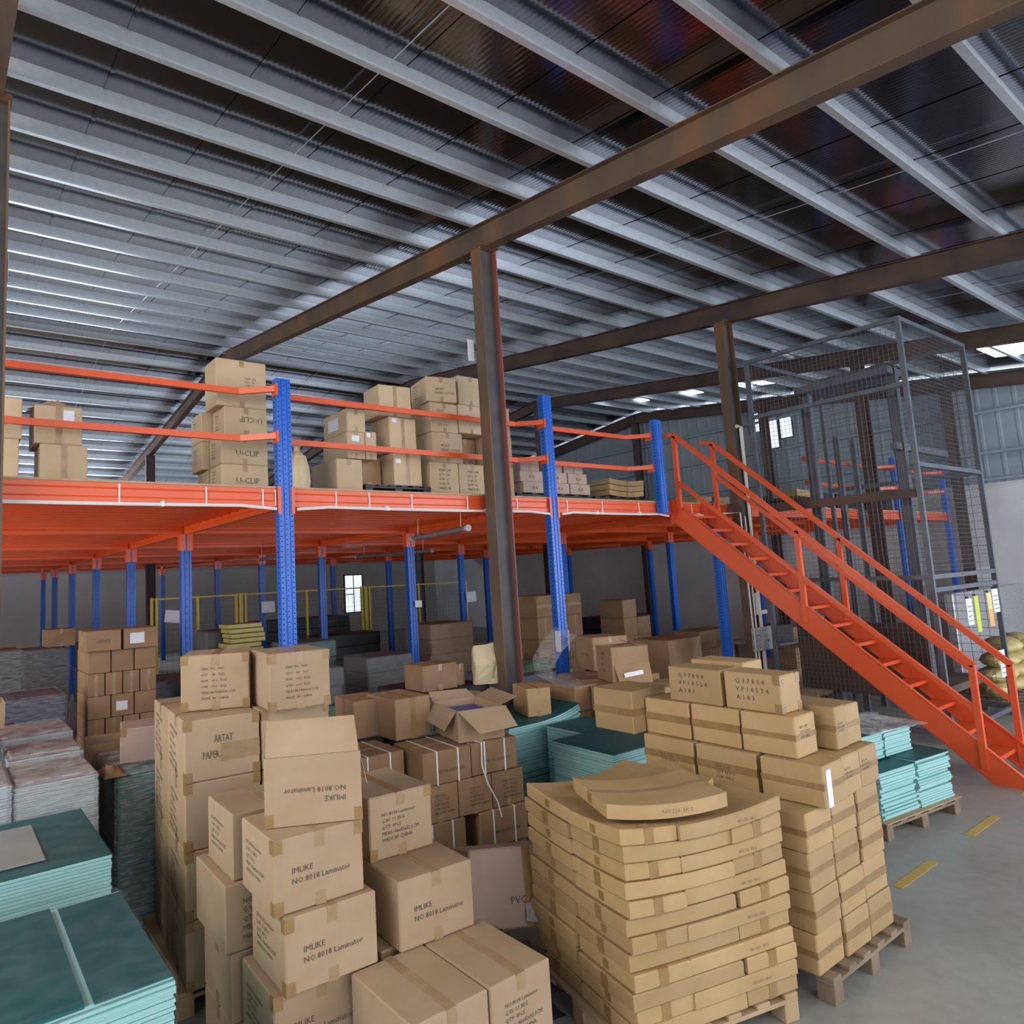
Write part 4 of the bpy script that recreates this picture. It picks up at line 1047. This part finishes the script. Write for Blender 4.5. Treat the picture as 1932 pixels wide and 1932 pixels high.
put_text(r, 'Q 8\nV 3\nA 6\nP 18', 'L', .12, .28, .05, w, d, h)
MB().quad((.06,-.035,.0),(w,-.055,-.02),(w,-.003,.20),(.02,-.003,.17)).build('bulging_flap', M['kraft_brown'], r)
MB().quad((.12,-.042,.05),(.34,-.05,.075),(.335,-.040,.12),(.115,-.034,.095),.003).build('sticker', M['paper'], r)
fm = MB(); P = [(5.60,5.15,1.74),(5.36,5.14,1.60),(5.20,5.15,1.44),(5.24,5.17,1.27),(5.43,5.16,1.20),(5.60,5.2,1.195),(5.85,5.3,1.195)]
V = []; rr = random.Random(6)
for i, p in enumerate(P):
    for j in range(4): V.append((p[0]+.06*j+rr.uniform(-.012,.012), p[1]+.16*j, p[2]+.02*j+rr.uniform(-.01,.01)))
for i in range(len(P)): 
    for j in range(4): v_ = V[i*4+j]; V.append((v_[0]+.004, v_[1]-.002, v_[2]+.003))
n_ = len(P)*4; F = []
for i in range(len(P)-1):
    for j in range(3): a_ = i*4+j; F += [(a_, a_+1, a_+5, a_+4), (n_+a_+4, n_+a_+5, n_+a_+1, n_+a_)]
tag(fm.add(V, F).build('clear_film', M['film_mid'], None, smooth=True), 'loop of thin clear film hanging off the long brown carton by the blue post', 'plastic film')
soft_pile('folded_cloth', 6.4, 7.2, 1.05, 1.1, .8, 'green and black cloth heaped behind the middle steel column', 'green_cloth', 17, .06, .08)
base_stack(6.3, 7.1, 0, 1.04, 1.3, 1.0, 'dark load under the green cloth behind the middle column', 'dark_goods')

# ---------------------------------------------------------------- goods up on the deck
ZT = ZD+.001
g = 'cartons stored on the deck'
def K(x, z, w, d, h, label, tx=(), y=6.72, m='kraft_deck_lit', yaw=0, tape='y', **k):
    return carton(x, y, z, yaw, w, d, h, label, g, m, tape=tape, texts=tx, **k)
UC = 'U-CLIP'
side_s = 'ITEM: 208\nQTY: 24\nG.W: 11\nN.W: 10\nMADE IN'
sd = [(side_s, 'L', .08, .22, .028)]
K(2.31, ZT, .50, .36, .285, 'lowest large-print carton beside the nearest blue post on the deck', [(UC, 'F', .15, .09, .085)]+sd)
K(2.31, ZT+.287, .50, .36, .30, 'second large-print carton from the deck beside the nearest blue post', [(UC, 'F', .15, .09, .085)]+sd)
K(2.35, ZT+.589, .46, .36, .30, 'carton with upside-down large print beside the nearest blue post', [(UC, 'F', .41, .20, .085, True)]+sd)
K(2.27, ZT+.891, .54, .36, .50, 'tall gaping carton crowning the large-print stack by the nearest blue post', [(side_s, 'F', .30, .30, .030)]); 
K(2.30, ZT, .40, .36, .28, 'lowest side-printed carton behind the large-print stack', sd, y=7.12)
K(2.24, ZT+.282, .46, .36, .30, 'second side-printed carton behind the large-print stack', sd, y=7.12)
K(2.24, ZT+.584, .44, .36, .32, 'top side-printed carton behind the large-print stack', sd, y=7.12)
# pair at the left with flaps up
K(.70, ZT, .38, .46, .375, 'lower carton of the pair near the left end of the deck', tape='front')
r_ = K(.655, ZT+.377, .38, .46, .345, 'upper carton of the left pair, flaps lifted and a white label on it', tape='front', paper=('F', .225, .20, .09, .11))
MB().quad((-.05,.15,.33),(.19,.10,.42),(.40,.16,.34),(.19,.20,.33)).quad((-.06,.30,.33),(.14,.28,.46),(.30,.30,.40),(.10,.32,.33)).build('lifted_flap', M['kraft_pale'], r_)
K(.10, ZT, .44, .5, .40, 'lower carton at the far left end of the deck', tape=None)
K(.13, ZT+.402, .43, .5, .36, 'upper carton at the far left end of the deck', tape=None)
K(.40, ZT, .26, .3, .12, 'low dark box between the two left groups on the deck', y=7.5, m='kraft_brown')
for k, (x, y, w, h, mm) in enumerate(((1.15, 7.9, .5, .22, 'kraft_brown'), (1.75, 8.0, .45, .17, 'kraft_brown'), (2.15, 7.9, .6, .16, 'kraft_brown'), (2.82, 7.9, .45, .26, 'kraft_brown'), (1.45, 9.2, .5, .30, 'kraft_brown'))):
    carton(x, y, ZT, 4*k-8, w, .4, h, 'low brown carton in the deck gap, %s' % ['left, beside the flap-up pair', 'second from the left pair', 'with a pale label in the middle', 'next to the large-print stack', 'at the very back'][k], g, mm, tape='x', paper=('F', .2, .02, .16, .08) if k == 2 else None)
# big pile in the middle bay
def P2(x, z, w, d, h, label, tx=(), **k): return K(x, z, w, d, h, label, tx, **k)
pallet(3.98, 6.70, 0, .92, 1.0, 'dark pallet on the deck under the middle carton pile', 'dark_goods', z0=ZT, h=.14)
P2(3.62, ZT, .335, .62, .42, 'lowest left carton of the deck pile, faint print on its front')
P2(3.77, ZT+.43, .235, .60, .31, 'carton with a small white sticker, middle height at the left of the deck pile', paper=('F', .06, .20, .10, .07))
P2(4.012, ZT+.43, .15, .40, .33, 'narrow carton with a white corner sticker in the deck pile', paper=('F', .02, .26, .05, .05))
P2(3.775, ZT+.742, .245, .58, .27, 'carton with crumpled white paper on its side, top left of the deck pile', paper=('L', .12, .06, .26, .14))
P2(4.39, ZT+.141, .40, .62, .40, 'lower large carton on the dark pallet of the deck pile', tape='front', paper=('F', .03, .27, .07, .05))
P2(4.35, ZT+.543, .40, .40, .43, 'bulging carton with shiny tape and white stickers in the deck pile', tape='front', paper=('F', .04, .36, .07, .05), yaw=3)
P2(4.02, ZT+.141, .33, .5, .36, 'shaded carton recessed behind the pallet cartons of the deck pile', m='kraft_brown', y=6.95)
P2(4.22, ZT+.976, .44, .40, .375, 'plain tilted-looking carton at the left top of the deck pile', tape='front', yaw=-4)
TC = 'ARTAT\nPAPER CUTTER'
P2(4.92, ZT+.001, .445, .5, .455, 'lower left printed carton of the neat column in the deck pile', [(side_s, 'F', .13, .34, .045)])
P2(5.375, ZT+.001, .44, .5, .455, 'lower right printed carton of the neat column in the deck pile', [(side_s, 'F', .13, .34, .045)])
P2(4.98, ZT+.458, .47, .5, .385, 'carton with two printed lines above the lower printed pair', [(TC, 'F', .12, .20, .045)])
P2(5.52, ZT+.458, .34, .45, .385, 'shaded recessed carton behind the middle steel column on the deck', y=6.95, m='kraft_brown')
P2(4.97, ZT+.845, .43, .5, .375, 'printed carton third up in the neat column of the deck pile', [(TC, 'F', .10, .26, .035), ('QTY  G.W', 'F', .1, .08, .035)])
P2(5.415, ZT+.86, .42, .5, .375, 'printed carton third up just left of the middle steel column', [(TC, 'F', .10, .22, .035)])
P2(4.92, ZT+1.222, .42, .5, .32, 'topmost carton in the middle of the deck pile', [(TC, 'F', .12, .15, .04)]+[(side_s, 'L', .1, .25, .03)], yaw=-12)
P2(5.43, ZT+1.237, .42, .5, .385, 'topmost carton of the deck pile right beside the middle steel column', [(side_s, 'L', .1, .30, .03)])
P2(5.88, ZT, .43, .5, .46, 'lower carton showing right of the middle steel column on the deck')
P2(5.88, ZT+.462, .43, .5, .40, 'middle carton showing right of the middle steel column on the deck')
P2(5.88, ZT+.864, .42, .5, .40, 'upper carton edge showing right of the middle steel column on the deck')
def bundle():
    r = thing('wrapped_bundle', 'tall brown wrapped bundle tied at the top, by the nearest blue post on the deck', 'bundle', (3.18, 6.8, ZT)); rr = random.Random(2)
    V = []; n = 14; prof = [(0,.13),(.15,.14),(.3,.12),(.42,.09),(.48,.035),(.52,.03),(.56,.07)]
    for z, rad in prof:
        for i in range(n): a = 2*math.pi*i/n; q = rad*(1+.13*rr.uniform(-1,1)); V.append((q*math.cos(a), q*math.sin(a), z))
    F = [(k*n+i, k*n+(i+1) % n, (k+1)*n+(i+1) % n, (k+1)*n+i) for k in range(len(prof)-1) for i in range(n)] + [tuple(range(n))[::-1], tuple(range((len(prof)-1)*n, len(prof)*n))]
    MB().add(V, F).build('wrapping', M['bag_paper'], r, smooth=False)
bundle()
# flat goods further along the deck
pallet(6.35, 6.72, 0, 1.5, .9, 'dark pallet under the low pinkish cartons on the deck', 'dark_goods', z0=ZT, h=.12)
for L_, (cells) in enumerate((((6.48,.48),(6.98,.40),(7.40,.42)), ((6.46,.46),(6.94,.44),(7.40,.40)), ((6.50,.36),(7.02,.30),(7.36,.40)))):
    for i, (x, w) in enumerate(cells):
        K(x, ZT+.121+.158*L_, w, .5, .155, 'low pinkish carton by the right front post on the deck, %s layer, %s' % (['bottom', 'middle', 'top'][L_], ['left', 'centre', 'right'][i]), [('A-4', 'F', .16, .05, .07)] if L_ < 2 else [], m='kraft_pink', y=6.72+.03*L_)
pallet(7.95, 6.74, 0, 1.25, .9, 'dark pallet under the thin flat cartons near the stair head', 'dark_goods', z0=ZT, h=.12)
def bent_flat(x, y, z, w, d, h, label, lift=.03, grp='thin flat cartons near the stair head'):
    r = thing('flat_carton', label, 'box', (x, y, z), 0, grp); n = 8; V = []
    for zz in (0, h):
        for j in (0, 1):
            for i in range(n+1): V.append((w*i/n, d*j, zz + lift*(2*i/n-1)**2))
    N1 = n+1; F = []
    for i in range(n): F += [(i+1, i, N1+i, N1+i+1), (2*N1+i, 2*N1+i+1, 3*N1+i+1, 3*N1+i), (i, i+1, 2*N1+i+1, 2*N1+i), (N1+i+1, N1+i, 3*N1+i, 3*N1+i+1)]
    F += [(0, 2*N1, 3*N1, N1), (n, N1+n, 3*N1+n, 2*N1+n)]
    MB().add(V, F).build('body', M['kraft_yellow'], r)
    MB().box(w/2-.02, -.002, lift*0+.012, w/2+.02, 0, h-.006).build('tape', M['tape'], r)
for L_ in range(3):
    bent_flat(8.30+.01*L_, 6.76, ZT+.121+.088*L_, .82, .6, .078, 'thin flat carton near the stair head, %s of the taller right stack' % ['bottom', 'middle', 'top'][L_])
for L_ in range(2):
    bent_flat(7.98+.02*L_, 7.38, ZT+.121+.085*L_, .42, .4, .075, 'thin flat carton near the stair head, %s of the low left stack' % ['bottom', 'top'][L_])
for i, (x, z) in enumerate(((14.2, 0), (14.9, 0), (14.3, .30), (12.3, 0), (11.7, 0))):
    bent_flat(x, 6.9+(i > 2)*.6, ZT+.01+z, (.62, .62, 1.1, .5, .5)[i], .5, .14 if i < 3 else .3, 'pale flat load on the deck seen through the cage, %s' % ['lower left', 'lower right', 'upper', 'beside the column', 'right behind the column'][i], .02, 'pale loads on the far deck')
for i in range(3):
    base_stack(15.3+i*1.7, 7.3, ZT+.01, ZT+.50, 1.3, .9, 'dark crate on the far deck behind the cage, %s of three' % ['left', 'middle', 'right'][i], 'dark_goods', wrap=False, layers=3)

# ---------------------------------------------------------------- under the deck and beyond
# box tower on a pallet, back left
pallet(1.50, 9.15, 0, .85, .8, 'pallet under the brown box tower at the back left', z0=0)
hh = .268; z = .141
ordz = ['lowest', 'second', 'third', 'fourth', 'fifth', 'sixth']
for L_ in range(6):
    n_ = 3 if L_ % 2 == 1 else 4
    for i in range(n_):
        w_ = .80/n_
        lab = '%s layer of the brown box tower at the back left, %s' % (ordz[L_], (['left', 'centre', 'right'] if n_ == 3 else ['far left', 'centre left', 'centre right', 'far right'])[i])
        carton(1.49+i*w_, 9.18, z, 0, w_-.012, .75, hh-.004, lab, 'boxes of the back left tower', 'kraft_brown', tape='front' if L_ % 2 == 0 else None, paper=('F', .05, .07, .13, .11) if (L_ == 3 and i == 1) else None, seam=False)
    z += hh
for i in range(2):
    carton(1.45+i*.43, 9.10, z, 0, .40, .5, .245, 'wide box crowning the brown tower at the back left, %s' % ['left one', 'right one with a white label'][i], 'boxes of the back left tower', 'kraft_brown', tape='x', texts=[('OFFICE', 'F', .12, .10, .05)] if i == 0 else (), paper=('F', .07, .06, .17, .13) if i == 1 else None)
# wrapped and dark loads
loads = [(.35, 8.7, 0, 1.35, .85, .8, 'film-wrapped dark load left of the brown tower', 'navy_goods', True),
 (.15, 10.6, 0, 1.75, .8, .9, 'tall black wrapped load at the left edge under the deck', 'dark_goods', True),
 (1.0, 13.4, 0, 1.55, .9, .8, 'dark load with a glinting cover far left under the deck', 'dark_goods', True),
 (2.35, 9.9, 0, 1.20, .9, 1.0, 'blue-black wrapped load right of the brown tower', 'navy_goods', True),
 (3.6, 8.7, 0, 1.25, 1.1, .8, 'film-wrapped grey load between the nearest post and the next', 'grey_cloth', True),
 (4.9, 11.0, 0, 1.42, .9, .8, 'pale green wrapped load under the deck, middle distance', 'teal_dark', True),
 (4.0, 12.6, 0, 1.65, .95, .8, 'silvery wrapped load behind the pale green one', 'grey_cloth', True),
 (5.6, 9.6, 0, 1.20, .9, .8, 'low silvery load left of the second-row post', 'grey_cloth', True),
 (6.75, 13.3, 0, 1.30, 1.4, .8, 'black load deep under the deck behind the second-row post', 'dark_goods', False),
 (8.0, 11.2, 0, 1.50, 1.1, .9, 'wrapped brown load behind the middle column', 'kraft_brown', True),
 (7.3, 8.4, 0, 1.30, .55, .6, 'narrow wrapped load right behind the middle column', 'dark_goods', True),
 (2.6, 16.9, 0, 1.35, 1.6, 1.0, 'long black machine bed far back under the deck', 'dark_goods', False),
 (6.8, 18.0, 0, 1.45, 3.2, 1.0, 'long dark bench far back behind the yellow fence', 'dark_goods', False),
 (12.1, 10.2, 0, 1.35, 1.6, .9, 'dark load in the shade left of the post under the stair head', 'navy_goods', False),
 ]
for (x, y, z0, z1, w, d, lab, m_, wr) in loads:
    base_stack(x, y, z0, z1, w, d, lab, m_, wrap=wr, layers=5, slack=.03)
carton(1.55, 13.5, 1.56, 5, .45, .4, .30, 'brown box on a dark load at the far left, between blue posts', None, 'kraft_brown')
# dim carton groups behind the right-hand piles
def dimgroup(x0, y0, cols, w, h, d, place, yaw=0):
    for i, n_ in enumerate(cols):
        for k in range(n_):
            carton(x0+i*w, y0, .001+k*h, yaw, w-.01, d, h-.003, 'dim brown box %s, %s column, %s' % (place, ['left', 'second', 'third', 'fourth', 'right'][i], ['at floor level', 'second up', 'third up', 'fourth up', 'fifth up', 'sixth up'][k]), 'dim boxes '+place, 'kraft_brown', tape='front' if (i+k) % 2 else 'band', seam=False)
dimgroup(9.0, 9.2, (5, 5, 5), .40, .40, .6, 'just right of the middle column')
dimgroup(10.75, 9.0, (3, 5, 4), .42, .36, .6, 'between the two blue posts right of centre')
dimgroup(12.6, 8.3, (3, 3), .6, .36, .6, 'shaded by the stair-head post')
carton(9.75, 7.0, .001, 0, .9, .7, 1.22, 'large plain brown carton standing under the stair head', None, 'kraft_brown', tape=None)
# yellow fence with sheets of paper
for k, (xa, xb, y) in enumerate(((3.42, 5.2, 14.1), (5.3, 8.35, 14.3), (8.5, 11.6, 14.5))):
    r = thing('safety_fence', 'yellow steel machine fence far under the deck, %s panel' % ['left', 'middle', 'right'][k], 'fence', (xa, y, 0)); L_ = xb-xa
    for p in (0, .09, L_/2, L_-.09, L_): MB().box(p-.025, -.025, 0, p+.025, .025, 2.30).build('fence_post', M['yellow_steel'], r)
    for zz in (.2, 2.27): MB().box(0, -.015, zz-.015, L_, .015, zz+.015).build('fence_rail', M['yellow_steel'], r)
    b = MB(); a = .1
    while a < L_: b.box(a-.002, -.002, .2, a+.002, .002, 2.27); a += .1
    zz = .25
    while zz < 2.25: b.box(0, -.004, zz-.002, L_, -.001, zz+.002); zz += .1
    o = b.build('wire_mesh', M['cage_steel'], r); o['kind'] = 'stuff'
for k, (x, y, z, t, l) in enumerate(((3.65, 14.085, 1.82, 8, 'tilted crumpled white paper hung on the yellow fence at the left'), (6.55, 9.57, 1.95, 2, 'white paper on the second-row blue post right of the nearest one'), (5.75, 14.285, 1.85, 0, 'white paper with a mark on the yellow fence behind the nearest post'), (10.3, 12.86, 1.80, -3, 'white paper fixed to a blue post left of the middle column'), (6.459, 6.25, 1.42, 0, 'white card on the left face of the front post right of the middle column'), (6.616, 6.25, 1.42, 0, 'white card on the right face of the front post right of the middle column'))):
    s_ = .30 if k in (0, 2, 3) else .14
    if k in (4, 5): o = MB().box(0, -.03, 0, .006, .06, .26)
    else: o = MB().box(0, 0, 0, s_, .004, s_*.8)
    tag(o.build('paper_notice', M['paper'], None, (x, y, z), (0, R(t), 0)), l, 'paper')
# slatted yellow goods on a load
r = thing('slatted_crates', 'small stack of pale yellow slatted pieces behind the left cartons', 'stack', (4.2, 11.9, 1.20)); rr = random.Random(4)
for k in range(7):
    dx = rr.uniform(-.05, .05); MB().rbox(dx, rr.uniform(0,.05), .085*k, .62+dx, .5, .085*k+.07, .006).build('slat_layer', M['yellow_goods'], r)
base_stack(4.1, 11.8, 0, 1.195, .85, .7, 'dark load that carries the pale yellow slatted pieces', 'dark_goods', wrap=False)
# a lit doorway far back
r = thing('window_4', None, None, (15.6, 28.52, 1.0)); r['kind'] = 'structure'
MB().box(0, 0, 0, .9, .05, 1.7).build('pane', M['window_light'], r)
MB().box(-.06,-.02,-.06,0,.06,1.76).box(.9,-.02,-.06,.96,.06,1.76).box(0,-.02,1.7,.9,.06,1.76).box(0,-.02,-.06,.9,.06,0).box(.43,-.02,0,.47,.06,1.7).box(0,-.02,.8,.43,.06,.84).build('window_frame', M['steel_dark'], r)

# right-hand floor behind the stairs: table, yellow sacks, low partition
r = thing('work_table', 'long table with a pale edge behind the stairs', 'table', (12.2, 6.47, 0))
MB().rbox(0,0,.92,3.6,.9,.96,.006).build('table_top', M['lamp_grey'], r)
for a in (.05, 1.8, 3.5):
    for b_ in (.05, .85): MB().box(a-.02,b_-.02,0,a+.02,b_+.02,.918).build('leg', M['steel_dark'], r)
for k, (x, w_, h_, mm) in enumerate(((12.4, .5, .3, 'dark_goods'), (13.0, .6, .22, 'kraft_brown'), (13.8, .5, .35, 'grey_sheet'), (14.6, .7, .25, 'kraft_brown'), (15.36, .38, .4, 'grey_cloth'))):
    carton(x, 6.62, .962, 3*k-6, w_, .4, h_, ['dark box at the left end of the table behind the cage', 'low brown box on the table behind the cage', 'grey box in the middle of the table behind the cage', 'wide brown box on the table behind the cage', 'grey box at the right end of the table behind the cage'][k], None, mm, tape=None, seam=False)
dimgroup(11.0, 5.85, (2, 3, 2, 3), .5, .33, .4, 'on the floor behind the lift cage')
def sack(x, y, z, rz, label, s=1.):
    V = []; n, m2 = 12, 9; rr = random.Random(int(x*13+z*7))
    for j in range(m2):
        t = j/(m2-1)*2-1; q = max(.0, 1-abs(t)**3.2)**.5
        for i in range(n):
            a = 2*math.pi*i/n; V.append((.38*s*t, .24*s*q*math.cos(a)*(1+.1*rr.uniform(-1,1)), .13*s+.12*s*(q*.9+.1)*math.sin(a)*(1+.1*rr.uniform(-1,1))))
    F = [(k*n+i, k*n+(i+1) % n, (k+1)*n+(i+1) % n, (k+1)*n+i) for k in range(m2-1) for i in range(n)] + [tuple(range(n))[::-1], tuple(range((m2-1)*n, m2*n))]
    tag(MB().add(V, F).build('yellow_sack', M['yellow_bag'], None, (x, y, z), (0, 0, rz), smooth=True), label, 'sack', 'yellow sacks at the right edge')
pal = pallet(13.2, 3.35, 0, 1.5, 1.2, 'pallet under the yellow sacks at the right edge')
sn = ['bottom', 'second', 'third', 'top']
for k in range(4):
    for i in range(2):
        sack(13.62+.72*i+.03*k, 3.9-.05*k, .145+.225*k, .1*k, 'yellow sack in the %s layer at the right edge, %s one' % (sn[k], ['nearer the cage', 'further right'][i]))
tag(MB().rbox(16.2, 5.1, 0, 20.5, 5.25, 1.62, .01).build('low_partition', M['lamp_grey']), 'low grey partition with a pale top edge at the far right wall', 'partition')
